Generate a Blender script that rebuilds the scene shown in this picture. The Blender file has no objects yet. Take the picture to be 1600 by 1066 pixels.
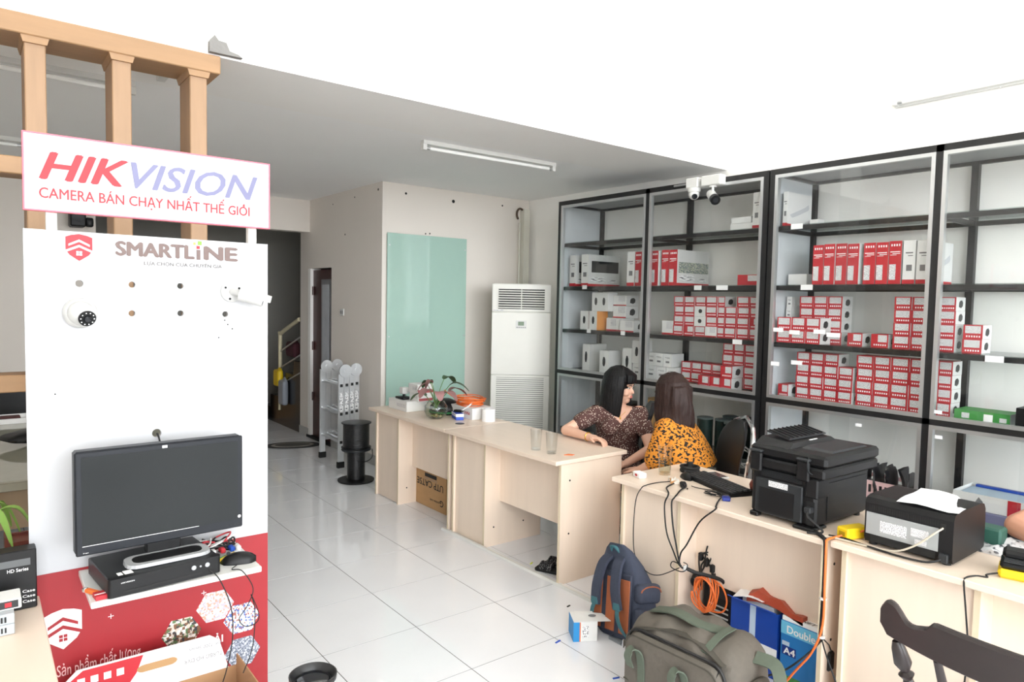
import bpy, bmesh, math, random
from mathutils import Vector, Matrix, Euler
random.seed(7)
scene = bpy.context.scene
COL = scene.collection
PI = math.pi

# ------------------------------------------------------------------ camera
F_PX, YAW, PITCH, ROLL, CAM_H = 1080.57, 0.663611, 0.056928, -0.020299, 1.6695
cam_data = bpy.data.cameras.new('camera'); cam = bpy.data.objects.new('camera', cam_data); COL.objects.link(cam)
fw = Vector((math.sin(YAW)*math.cos(PITCH), math.cos(YAW)*math.cos(PITCH), -math.sin(PITCH)))
rt = Vector((math.cos(YAW), -math.sin(YAW), 0)); dn = fw.cross(rt)
r2 = rt*math.cos(ROLL) + dn*math.sin(ROLL); d2 = dn*math.cos(ROLL) - rt*math.sin(ROLL)
cam.matrix_world = Matrix(((r2.x, -d2.x, -fw.x, 0), (r2.y, -d2.y, -fw.y, 0), (r2.z, -d2.z, -fw.z, CAM_H), (0, 0, 0, 1)))
cam_data.sensor_width = 36; cam_data.lens = 36*F_PX/1600; cam_data.clip_start = 0.05; cam_data.clip_end = 200
scene.camera = cam

# ------------------------------------------------------------------ daylight: an overcast sky seen through the open shop front and an added side opening
world = bpy.data.worlds.new('world'); scene.world = world; world.use_nodes = True
wn = world.node_tree.nodes['Background']
wn.inputs[0].default_value = (0.93, 0.965, 1.0, 1); wn.inputs[1].default_value = 9.0
pd = bpy.data.lights.new('shopfront_portal', 'AREA'); pd.shape = 'RECTANGLE'; pd.size = 6.4; pd.size_y = 5.0; pd.cycles.is_portal = True
po = bpy.data.objects.new('shopfront_portal', pd); COL.objects.link(po); po.location = (1.72, -7.05, 2.5); po.rotation_euler = (PI/2, 0, 0)
pd2 = pd.copy(); pd2.size = 4.0; po2 = bpy.data.objects.new('added_side_portal', pd2); COL.objects.link(po2); po2.location = (-1.58, -4.6, 2.5); po2.rotation_euler = (PI/2, 0, -PI/2)  # portal for the unseen opening added in the left wall
vs = scene.view_settings
vs.view_transform = 'Standard'; vs.look = 'None'; vs.gamma = 1; vs.use_curve_mapping = False
vs.exposure = 0.34
scene.cycles.transparent_max_bounces = 48; scene.cycles.max_bounces = 16; scene.cycles.diffuse_bounces = 8; scene.cycles.glossy_bounces = 6

# ------------------------------------------------------------------ materials
def lin(c):
    if isinstance(c, str): c = tuple(int(c[i:i+2], 16) for i in (0, 2, 4))
    f = lambda v: v/12.92 if v <= 0.04045 else ((v+0.055)/1.055)**2.4
    return tuple(f(v/255) for v in c)
MATS = {}
def mat(name, col, rough=0.5, metal=0.0, var=0.05, scale=12.0, bump=0.0, stretch=(1, 1, 1), coat=0.0, spec=0.5):
    if name in MATS: return MATS[name]
    m = bpy.data.materials.new(name); m.use_nodes = True; nt = m.node_tree; b = nt.nodes['Principled BSDF']
    c = lin(col)
    tc = nt.nodes.new('ShaderNodeTexCoord'); mp = nt.nodes.new('ShaderNodeMapping'); nz = nt.nodes.new('ShaderNodeTexNoise'); mx = nt.nodes.new('ShaderNodeMix')
    mx.data_type = 'RGBA'; mp.inputs['Scale'].default_value = stretch
    nt.links.new(tc.outputs['Object'], mp.inputs['Vector']); nt.links.new(mp.outputs[0], nz.inputs['Vector'])
    nz.inputs['Scale'].default_value = scale; nz.inputs['Detail'].default_value = 4
    mx.inputs[6].default_value = tuple(max(0, v*(1-var)) for v in c)+(1,); mx.inputs[7].default_value = tuple(min(1, v*(1+var)) for v in c)+(1,)
    nt.links.new(nz.outputs[0], mx.inputs[0]); nt.links.new(mx.outputs[2], b.inputs['Base Color'])
    b.inputs['Roughness'].default_value = rough; b.inputs['Metallic'].default_value = metal
    b.inputs['Coat Weight'].default_value = coat; b.inputs['Specular IOR Level'].default_value = spec
    if bump:
        bp = nt.nodes.new('ShaderNodeBump'); bp.inputs['Strength'].default_value = bump; bp.inputs['Distance'].default_value = 0.01
        nt.links.new(nz.outputs[0], bp.inputs['Height']); nt.links.new(bp.outputs[0], b.inputs['Normal'])
    MATS[name] = m; return m
def two_tone(name, base, spot, scale, lo, hi, stretch=(1, 1, 1), rough=0.8, kind='VORONOI', coord='Object', rot=(0, 0, 0)):
    """printed pattern: spots of a second colour on a base colour"""
    if name in MATS: return MATS[name]
    m = bpy.data.materials.new(name); m.use_nodes = True; nt = m.node_tree; b = nt.nodes['Principled BSDF']
    tc = nt.nodes.new('ShaderNodeTexCoord'); mp = nt.nodes.new('ShaderNodeMapping'); mp.inputs['Scale'].default_value = stretch; mp.inputs['Rotation'].default_value = rot
    nt.links.new(tc.outputs[coord], mp.inputs['Vector'])
    if kind == 'VORONOI':
        tx = nt.nodes.new('ShaderNodeTexVoronoi'); out = tx.outputs['Distance']
    else:
        tx = nt.nodes.new('ShaderNodeTexNoise'); out = tx.outputs[0]; tx.inputs['Detail'].default_value = 1
    tx.inputs['Scale'].default_value = scale; nt.links.new(mp.outputs[0], tx.inputs['Vector'])
    rp = nt.nodes.new('ShaderNodeValToRGB'); rp.color_ramp.elements[0].position = lo; rp.color_ramp.elements[1].position = hi
    rp.color_ramp.elements[0].color = lin(spot)+(1,); rp.color_ramp.elements[1].color = lin(base)+(1,)
    nt.links.new(out, rp.inputs[0]); nt.links.new(rp.outputs[0], b.inputs['Base Color']); b.inputs['Roughness'].default_value = rough
    MATS[name] = m; return m
def collage(name, cols, scale, coord='Object'):
    """flat printed picture: patches of colour"""
    m = bpy.data.materials.new(name); m.use_nodes = True; nt = m.node_tree; b = nt.nodes['Principled BSDF']
    tc = nt.nodes.new('ShaderNodeTexCoord'); tx = nt.nodes.new('ShaderNodeTexVoronoi'); tx.distance = 'CHEBYCHEV'; tx.inputs['Scale'].default_value = scale
    nt.links.new(tc.outputs[coord], tx.inputs['Vector']); sp = nt.nodes.new('ShaderNodeSeparateColor'); nt.links.new(tx.outputs['Color'], sp.inputs[0])
    rp = nt.nodes.new('ShaderNodeValToRGB'); rp.color_ramp.interpolation = 'CONSTANT'; e = rp.color_ramp.elements
    e[0].position = 0; e[0].color = lin(cols[0])+(1,); e[1].position = 1/len(cols); e[1].color = lin(cols[1])+(1,)
    for i, c in enumerate(cols[2:], 2): q = e.new(i/len(cols)); q.color = lin(c)+(1,)
    nt.links.new(sp.outputs[0], rp.inputs[0]); nt.links.new(rp.outputs[0], b.inputs['Base Color']); b.inputs['Roughness'].default_value = 0.5
    return m
def glass(name, tint=(0.988, 0.994, 0.992), ior=1.5, rough=0.0):
    if name in MATS: return MATS[name]
    m = bpy.data.materials.new(name); m.use_nodes = True; nt = m.node_tree; nt.nodes.remove(nt.nodes['Principled BSDF'])
    lw = nt.nodes.new('ShaderNodeLayerWeight'); pw = nt.nodes.new('ShaderNodeMath'); pw.operation = 'POWER'; pw.inputs[1].default_value = 4.0
    fr = nt.nodes.new('ShaderNodeMath'); fr.operation = 'MULTIPLY_ADD'; fr.inputs[1].default_value = 0.75; fr.inputs[2].default_value = ((ior-1)/(ior+1))**2*.7
    nt.links.new(lw.outputs['Facing'], pw.inputs[0]); nt.links.new(pw.outputs[0], fr.inputs[0])
    tr = nt.nodes.new('ShaderNodeBsdfTransparent'); tr.inputs[0].default_value = tint+(1,)
    gl = nt.nodes.new('ShaderNodeBsdfGlossy'); gl.inputs['Roughness'].default_value = rough
    mx = nt.nodes.new('ShaderNodeMixShader'); nt.links.new(fr.outputs[0], mx.inputs[0]); nt.links.new(tr.outputs[0], mx.inputs[1]); nt.links.new(gl.outputs[0], mx.inputs[2])
    nt.links.new(mx.outputs[0], nt.nodes['Material Output'].inputs[0]); MATS[name] = m; return m

M_white_wall = mat('white_wall', (246, 244, 240), 0.85, var=0.02, scale=3)
M_cream_wall = mat('cream_wall', (226, 219, 211), 0.85, var=0.03, scale=2)
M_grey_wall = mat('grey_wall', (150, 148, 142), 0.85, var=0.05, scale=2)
M_ceiling = mat('ceiling_paint', (244, 244, 244), 0.9, var=0.02, scale=2)
M_beam = mat('beam_paint', (244, 243, 241), 0.9, var=0.02, scale=3)
M_tile = mat('glazed_tile', (230, 232, 236), 0.07, var=0.03, scale=5, spec=0.7)
M_grout = mat('grout', (104, 104, 104), 0.95, spec=.1)
M_lam = mat('beige_laminate', (230, 212, 194), 0.45, var=0.06, scale=6, stretch=(3, 3, 0.35))
M_lamtop = mat('beige_laminate_top', (230, 211, 193), 0.35, var=0.05, scale=6, stretch=(3, 0.35, 3))
M_edge = mat('beige_edge_band', (216, 200, 172), 0.45, var=0.04)
M_wood = mat('pine_wood', (166, 133, 102), 0.5, var=0.14, scale=7, stretch=(5, 5, 0.5))
M_woodh = mat('pine_wood_rail', (168, 132, 96), 0.5, var=0.14, scale=7, stretch=(0.5, 5, 5))
M_black = mat('black_steel', (26, 26, 27), 0.4, var=0.2, scale=20)
M_alu = mat('aluminium', (205, 207, 208), 0.32, metal=0.85, var=0.04)
M_plastic_w = mat('white_plastic', (216, 216, 213), 0.35, var=0.02)
M_plastic_k = mat('black_plastic', (21, 21, 22), 0.42, var=0.12, scale=30, spec=.3)
M_plastic_dk = mat('dark_grey_plastic', (42, 44, 46), 0.4, var=0.08, spec=.3)
M_rubber = mat('black_rubber', (22, 22, 22), 0.7, var=0.1)
M_paper = mat('white_paper', (240, 240, 240), 0.8, var=0.02)
M_card = mat('brown_cardboard', (178, 141, 98), 0.85, var=0.08, scale=10, stretch=(1, 1, 4))
M_red = mat('printed_red', (152, 28, 36), 0.5, var=0.05)
M_redbox = mat('red_carton', (186, 40, 50), 0.55, var=0.06)
M_whitebox = mat('white_carton', (226, 226, 224), 0.55, var=0.03)
M_glass = glass('cabinet_glass')
M_shelfglass = glass('shelf_glass', (0.90, 0.94, 0.93))
M_clear = glass('drinking_glass', (0.95, 0.96, 0.96))
M_orange = mat('orange_cable', (226, 112, 48), 0.5)
M_blue = mat('blue_carton', (22, 72, 170), 0.5)
M_yellow = mat('yellow_plastic', (236, 200, 30), 0.4)
M_chrome = mat('chrome', (225, 225, 226), 0.12, metal=1.0, var=0.02)
M_green = mat('green_leaf', (84, 122, 52), 0.5, var=0.25, scale=30)
M_skin = mat('skin', (222, 176, 152), 0.5, var=0.05, scale=8)
M_print = two_tone('printed_text', (236, 236, 236), (70, 70, 80), 4.2, 0.42, 0.47, stretch=(1, 9, 3), kind='NOISE', coord='Generated', rough=0.6)
M_darkprint = mat('black_print', (28, 28, 30), 0.7, var=0.05)

# ------------------------------------------------------------------ mesh helpers
class MB:
    def __init__(s): s.v = []; s.f = []; s.m = []
    def add(s, vs_, fs, mi=0):
        o = len(s.v); s.v += [Vector(p) for p in vs_]
        for f in fs: s.f.append(tuple(i+o for i in f)); s.m.append(mi)
        return s
    def box(s, x0, x1, y0, y1, z0, z1, mi=0):
        return s.add([(x0, y0, z0), (x1, y0, z0), (x1, y1, z0), (x0, y1, z0), (x0, y0, z1), (x1, y0, z1), (x1, y1, z1), (x0, y1, z1)],
                     [(0, 3, 2, 1), (4, 5, 6, 7), (0, 1, 5, 4), (1, 2, 6, 5), (2, 3, 7, 6), (3, 0, 4, 7)], mi)
    def cbox(s, x0, x1, y0, y1, z0, z1, c=0.004, mi=0):
        """box with chamfered edges"""
        c = min(c, (x1-x0)*.45, (y1-y0)*.45, (z1-z0)*.45); bm = bmesh.new(); bmesh.ops.create_cube(bm, size=1)
        for v in bm.verts: v.co = Vector(((x0+x1)/2+v.co.x*(x1-x0), (y0+y1)/2+v.co.y*(y1-y0), (z0+z1)/2+v.co.z*(z1-z0)))
        bmesh.ops.bevel(bm, geom=bm.edges[:], offset=c, segments=1, affect='EDGES', clamp_overlap=True)
        bm.verts.index_update(); s.add([v.co.copy() for v in bm.verts], [[v.index for v in f.verts] for f in bm.faces], mi); bm.free(); return s
    def rbox(s, c, h, r, n=12, m=8, mi=0, R=None, shape=None):
        """rounded box: centre, half sizes, corner radius"""
        c = Vector(c); vs_ = []; fs = []
        for j in range(m+1):
            th = PI*j/m
            for i in range(n):
                ph = 2*PI*(i+.5)/n; d = Vector((math.sin(th)*math.cos(ph), math.sin(th)*math.sin(ph), math.cos(th)))
                if j == m/2: pass
                k = Vector([(1 if d[a] > 1e-6 else (-1 if d[a] < -1e-6 else 0))*(h[a]-r)+d[a]*r for a in range(3)])
                if shape: k = shape(k)
                vs_.append(c+(R @ k if R else k))
        for j in range(m):
            for i in range(n): fs.append((j*n+i, (j+1)*n+i, (j+1)*n+(i+1) % n, j*n+(i+1) % n))
        fs.append(tuple(range(n))); fs.append(tuple(m*n+i for i in reversed(range(n))))
        return s.add(vs_, fs, mi)
    def ring(s, rings, cap=True, mi=0, closed=True):
        n = len(rings[0]); o = []; fs = []
        for r in rings: o += r
        for j in range(len(rings)-1):
            for i in range(n if closed else n-1): fs.append((j*n+i, j*n+(i+1) % n, (j+1)*n+(i+1) % n, (j+1)*n+i))
        if cap and closed: fs.append(tuple(reversed(range(n)))); fs.append(tuple((len(rings)-1)*n+i for i in range(n)))
        return s.add(o, fs, mi)
    def tube(s, path, r, n=8, mi=0, cap=True):
        path = [Vector(p) for p in path]; rr = r if isinstance(r, (list, tuple)) else [r]*len(path); rings = []; up = None
        for i, p in enumerate(path):
            t = (path[min(i+1, len(path)-1)]-path[max(i-1, 0)]).normalized()
            if up is None:
                up = Vector((0, 0, 1)) if abs(t.z) < .9 else Vector((1, 0, 0))
            a = t.cross(up)
            if a.length < 1e-4: a = t.orthogonal()
            a.normalize(); up = a.cross(t).normalized()
            rings.append([p+(a*math.cos(2*PI*k/n)+up*math.sin(2*PI*k/n))*rr[i] for k in range(n)])
        return s.ring(rings, cap, mi)
    def cyl(s, p0, p1, r0, r1=None, n=16, mi=0): return s.tube([p0, p1], [r0, r0 if r1 is None else r1], n, mi)
    def capsule(s, p0, p1, r0, r1=None, n=12, mi=0):
        p0 = Vector(p0); p1 = Vector(p1); r1 = r0 if r1 is None else r1; t = (p1-p0).normalized(); pts = []; rs = []
        for k in range(4): a = PI/2*(k+.3)/4.3; pts.append(p0-t*r0*math.cos(a)); rs.append(r0*math.sin(a))
        pts.append(p0); rs.append(r0); pts.append(p1); rs.append(r1)
        for k in range(3, -1, -1): a = PI/2*(k+.3)/4.3; pts.append(p1+t*r1*math.cos(a)); rs.append(r1*math.sin(a))
        return s.tube(pts, rs, n, mi)
    def lathe(s, prof, c=(0, 0, 0), n=24, mi=0, R=None):
        c = Vector(c); rings = []
        for r, z in prof:
            ring = [Vector((r*math.cos(2*PI*k/n), r*math.sin(2*PI*k/n), z)) for k in range(n)]
            rings.append([c+(R @ p if R else p) for p in ring])
        return s.ring(rings, True, mi)
    def ell(s, c, r, R=None, n=16, m=10, mi=0):
        c = Vector(c); rings = []
        for j in range(m+1):
            th = PI*(j*(1-.04)/m+.02)
            ring = [Vector((r[0]*math.sin(th)*math.cos(2*PI*k/n), r[1]*math.sin(th)*math.sin(2*PI*k/n), -r[2]*math.cos(th))) for k in range(n)]
            rings.append([c+(R @ p if R else p) for p in ring])
        return s.ring(rings, True, mi)
    def prism(s, poly, o, u, v, w, mi=0):
        """polygon (2D) placed at o with axes u, v and thickness vector w"""
        o = Vector(o); u = Vector(u); v = Vector(v); w = Vector(w); n = len(poly)
        a = [o+u*p[0]+v*p[1] for p in poly]; b = [p+w for p in a]
        return s.add(a+b, [tuple(reversed(range(n))), tuple(range(n, 2*n))]+[(i, (i+1) % n, n+(i+1) % n, n+i) for i in range(n)], mi)
    def xf(s, M):
        s.v = [M @ p for p in s.v]; return s
    def mesh(s, name, mats, smooth=False):
        me = bpy.data.meshes.new(name); me.from_pydata([tuple(p) for p in s.v], [], s.f)
        for m in (mats if isinstance(mats, (list, tuple)) else [mats]): me.materials.append(m)
        for p, i in zip(me.polygons, s.m): p.material_index = i; p.use_smooth = smooth
        bm = bmesh.new(); bm.from_mesh(me); bmesh.ops.recalc_face_normals(bm, faces=bm.faces[:]); bm.to_mesh(me); bm.free()
        if smooth:
            try: me.set_sharp_from_angle(angle=math.radians(40))
            except Exception: pass
        me.update(); return me
    def build(s, name, mats, parent=None, smooth=False, label=None, cat=None, group=None, kind=None, world=False):
        """child: vertices in the parent's space (or in world space with world=True); top level: origin moved to the base"""
        off = Vector((0, 0, 0))
        if parent is None:
            xs = [p.x for p in s.v]; ys = [p.y for p in s.v]; zs = [p.z for p in s.v]
            off = Vector(((min(xs)+max(xs))/2, (min(ys)+max(ys))/2, min(zs)))
        elif world:
            rt_ = parent
            while rt_.parent is not None: rt_ = rt_.parent
            MI = rt_.matrix_basis.inverted()
        vv = s.v; s.v = [MI @ p for p in vv] if (parent is not None and world) else [p-off for p in vv]; me = s.mesh(name, mats, smooth); s.v = vv
        o = bpy.data.objects.new(name, me); COL.objects.link(o)
        if parent is None: o.location = off
        else: o.parent = parent
        return tag(o, label, cat, group, kind)
def tag(o, label=None, cat=None, group=None, kind=None):
    if label: o['label'] = label
    if cat: o['category'] = cat
    if group: o['group'] = group
    if kind: o['kind'] = kind
    return o
def thing(name, loc, label, cat, rz=0, group=None):
    o = bpy.data.objects.new(name, None); COL.objects.link(o); o.empty_display_size = 0.1
    o.location = loc; o.rotation_euler = (0, 0, rz); return tag(o, label, cat, group)
def rigid(o, R, loc): o.matrix_world = Matrix.Translation(loc) @ R.to_4x4()
def spline(pts, n=6):
    pts = [Vector(p) for p in pts]; out = []
    for i in range(len(pts)-1):
        p0 = pts[max(i-1, 0)]; p1 = pts[i]; p2 = pts[i+1]; p3 = pts[min(i+2, len(pts)-1)]
        for k in range(n):
            t = k/n; out.append(0.5*((2*p1)+(p2-p0)*t+(2*p0-5*p1+4*p2-p3)*t*t+(3*p1-p0-3*p2+p3)*t**3))
    out.append(pts[-1]); return out
def cable(name, pts, r, m, label, cat='cable', parent=None, n=6, kids=None):
    return MB().tube(spline(pts, n), r, 6).build(name, m, parent, True, label if parent is None else None, cat if parent is None else None, world=parent is not None)
def letters(name, body, w, h, o, u, v, m, parent, bold=0.0, shear=0.0, thick=0.0006, world=True, flip=False):
    """flat lettering fitted to w x h; o is the lower-left corner, u and v the reading axes"""
    cu = bpy.data.curves.new('t', 'FONT'); cu.body = body; cu.shear = shear; cu.resolution_u = 3
    tmp = bpy.data.objects.new('t', cu); COL.objects.link(tmp); dg = bpy.context.evaluated_depsgraph_get(); dg.update()
    me = bpy.data.meshes.new_from_object(tmp.evaluated_get(dg)); bpy.data.objects.remove(tmp); bpy.data.curves.remove(cu)
    if bold:                                         # heavier strokes: the outline repeated with small offsets
        bmx = bmesh.new(); lay = 0
        for (sx, sy) in ((-1, 0), (0, 0), (1, 0), (0, 1), (0, -1), (-.5, .5), (.5, -.5)):
            n0 = len(bmx.verts); bmx.from_mesh(me); bmx.verts.ensure_lookup_table()
            for q in bmx.verts[n0:]: q.co.x += sx*bold; q.co.y += sy*bold*.6; q.co.z = lay*.00006
            lay += 1
        bmx.to_mesh(me); bmx.free()
    xs = [q.co.x for q in me.vertices] or [0, 1]; ys = [q.co.y for q in me.vertices] or [0, 1]
    u = Vector(u); v = Vector(v); nrm = u.cross(v); o = Vector(o); MI = None; xa, xb, ya, yb_ = min(xs), max(xs), min(ys), max(ys)
    if parent and world:
        rt_ = parent
        while rt_.parent is not None: rt_ = rt_.parent
        MI = rt_.matrix_basis.inverted()
    for q in me.vertices:
        a = (q.co.x-xa)/(xb-xa+1e-9)*w; b = (q.co.y-ya)/(yb_-ya+1e-9)*h
        if flip: a = w-a; b = h-b
        q.co = o+u*a+v*b+nrm*(thick+(q.co.z if bold else 0))
        if MI: q.co = MI @ q.co
    me.materials.clear(); me.materials.append(m); me.name = name
    ob = bpy.data.objects.new(name, me); COL.objects.link(ob); ob.parent = parent; return ob
def blob(mb, name, m, parent, voxel=0.006, smooth=6, cut=None, world=True, kind=None):
    """one continuous skin grown over overlapping solids"""
    me = mb.mesh('tmp', M_skin); t = bpy.data.objects.new('tmp', me); COL.objects.link(t)
    r = t.modifiers.new('r', 'REMESH'); r.mode = 'VOXEL'; r.voxel_size = voxel
    if smooth: q = t.modifiers.new('s', 'SMOOTH'); q.iterations = smooth; q.factor = 0.5
    dg = bpy.context.evaluated_depsgraph_get(); dg.update(); out = bpy.data.meshes.new_from_object(t.evaluated_get(dg)); bpy.data.objects.remove(t)
    if cut:
        bm = bmesh.new(); bm.from_mesh(out); bmesh.ops.delete(bm, geom=[f for f in bm.faces if cut(f.calc_center_median())], context='FACES'); bm.to_mesh(out); bm.free()
    off = parent.location if world and parent else Vector((0, 0, 0))
    for q in out.vertices: q.co = q.co-off
    for p in out.polygons: p.use_smooth = True; p.material_index = 0
    out.materials.clear(); out.materials.append(m); out.name = name
    o = bpy.data.objects.new(name, out); COL.objects.link(o); o.parent = parent; return o
def copy_tree(o, parent=None):
    c = o.copy(); COL.objects.link(c); c.parent = parent
    for ch in list(o.children): copy_tree(ch, c)
    return c
ORD = ['first', 'second', 'third', 'fourth', 'fifth', 'sixth', 'seventh', 'eighth', 'ninth', 'tenth']

# ------------------------------------------------------------------ the shell of the shop
def struct(name, mb, m, parent=None, label=None):
    o = mb.build(name, m, parent, kind='structure' if parent is None else None, world=parent is not None)
    if label: o['label'] = label
    return o
XW, YW, XD, HC, YS = 5.0, 6.13, 3.163, 2.81, 3.52
floor = struct('floor', MB().box(-1.7, 5.2, -7.2, 10.3, -0.10, -0.0015), M_grout, label='glossy pale floor of large square tiles')
tile_me = MB().box(-.2478, .2478, -.2478, .2478, -.0014, 0).mesh('tile', M_tile)
floor_loc = floor.location
i = 0
for ix in range(-4, 7):
    for iy in range(-3, 21):
        x = 0.2595+ix*.5+.25; y = -0.002+iy*.5-.25
        if x-.25 > XW or (y > YW+.2 and x > XD+.3) or x < -1.4: continue
        t = bpy.data.objects.new('tile', tile_me); COL.objects.link(t); t.parent = floor; t.location = Vector((x, y, 0))-floor_loc
pave = struct('ground', MB().box(-30, 40, -40, 30, -0.3, -0.16), mat('pavement', (176, 174, 168), 0.9, var=0.1, scale=4), label='pale pavement outside the shop front')  # unseen ground, added pale so daylight also bounces in from below
struct('wall_right', MB().box(XW, XW+.2, -7.2, 10.3, 0, 5.4), M_white_wall, label='pale wall behind the glazed cabinets')
w = struct('wall_back', MB().box(XD, XW, YW, YW+.15, 0, HC), M_cream_wall, label='cream back wall beside the air conditioner')
wd = struct('wall_doorway', MB().box(XD, XD+.12, YW+.15, 7.33, 0, HC).box(XD, XD+.12, 7.33, 7.94, 2.01, HC).box(XD, XD+.12, 7.94, 8.25, 0, HC), M_cream_wall, label='shaded cream side wall with the door')
for (y, z, r) in ((6.22, 2.74, .012), (6.75, 2.72, .008), (7.3, 2.70, .007), (6.98, 2.35, .010)):
    MB().cyl((XD-.002, y, z), (XD+.01, y, z), r, n=10).build('drill_hole', M_rubber, wd, world=True)
for (x, z, r) in ((3.42, 2.72, .012), (3.98, 2.70, .018), (4.62, 2.72, .01), (3.65, 2.34, .008), (3.70, 2.345, .008)):
    MB().cyl((x, YW-.002, z), (x, YW+.01, z), r, n=10).build('drill_hole', M_rubber, w, world=True)
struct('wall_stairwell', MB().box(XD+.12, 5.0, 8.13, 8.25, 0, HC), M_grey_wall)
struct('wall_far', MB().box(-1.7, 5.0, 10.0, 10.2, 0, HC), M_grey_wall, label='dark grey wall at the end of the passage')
struct('wall_left_back', MB().box(-1.6, 0.98, 7.96, 8.1, 0, HC), M_cream_wall, label='shaded wall behind the wooden post screen')
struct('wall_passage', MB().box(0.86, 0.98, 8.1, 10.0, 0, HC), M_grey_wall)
struct('trim_1', MB().box(0.98, XD, 7.96, 8.12, 2.44, HC), M_cream_wall, label='cream lintel above the dark passage')
struct('wall_left', MB().box(-1.7, -1.6, -2.6, 10.2, 0, 5.4).box(-1.7, -1.6, -7.2, -6.6, 0, 5.4).box(-1.7, -1.6, -6.6, -2.6, 5.1, 5.4), M_white_wall)  # unseen gap added here so daylight reaches the cabinets and desk fronts
struct('ceiling', MB().box(-1.6, XW, YS+.15, 10.0, HC, HC+.1), M_ceiling, label='grey ceiling under the upper floor')
struct('trim_2', MB().box(-1.6, XW, YS+.002, 4.21, HC-.008, HC), M_beam, label='pale underside strip along the edge of the upper floor')
wu = struct('wall_upper', MB().box(-1.6, XW, YS, YS+.15, HC, 5.4), M_white_wall, label='bright white wall above the ceiling edge')
MB().prism([(0, 0), (.15, 0), (.13, .012), (.09, .02), (.075, .055), (.04, .058), (.022, .08), (0, .05)], (.90, YS-.003, HC+.0), (1, 0, 0), (0, 0, 1), (0, -.03, 0)).build('plaster_lump', mat('broken_plaster', (140, 138, 136), 0.95, var=0.1, bump=0.5), wu, world=True)
struct('ceiling_upper', MB().box(-1.7, 5.2, -7.2, YS+.2, 5.4, 5.5), M_white_wall)
struct('wall_front', MB().box(-1.7, -1.5, -7.25, -7.1, 0, 5.4).box(4.95, 5.2, -7.25, -7.1, 0, 5.4).box(-1.5, 4.95, -7.25, -7.1, 5.1, 5.4), M_white_wall)
# the fixed baseboard of the door wall
struct('baseboard_1', MB().box(XD-.012, XD, 6.13, 7.3, 0, .10).box(XD-.012, XD, 7.97, 8.25, 0, .10), mat('baseboard_tile', (170, 170, 168), 0.3))
# door standing in the side wall
M_door = mat('dark_red_wood', (66, 30, 28), 0.35, var=0.2, scale=6, stretch=(4, 4, .5))
door = tag(MB().box(XD+.03, XD+.07, 7.36, 7.92, 0.02, 1.99).build('door_1', M_door), 'dark brown wooden door with a frosted pane')
door['kind'] = 'structure'
MB().box(XD-.006, XD+.12, 7.92, 7.99, 0, 2.01).build('door_jamb', M_white_wall, door, world=True)
MB().box(XD+.02, XD+.12, 7.33, 7.36, 0, 2.01).build('door_jamb', M_door, door, world=True)
MB().box(XD-.02, XD+.12, 7.30, 8.0, 0, .03).build('threshold', M_rubber, door, world=True)
MB().box(XD+.02, XD+.03, 7.40, 7.66, .62, 1.88).build('pane_frame', mat('grey_frame', (120, 120, 122), .4), door, world=True)
MB().box(XD+.015, XD+.02, 7.44, 7.62, .68, 1.82).build('pane', mat('frosted_pane', (176, 180, 186), .25, var=.2, scale=6), door, world=True)
for y in (7.42, 7.66):
    MB().box(XD+.022, XD+.03, y, y+.2, .12, .5).build('panel', M_door, door, world=True)
for z in (.5, 1.1, 1.75):
    MB().cyl((XD+.02, 7.9, z-.05), (XD+.02, 7.9, z+.05), .012, n=8).build('hinge', M_door, door, world=True)

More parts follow.
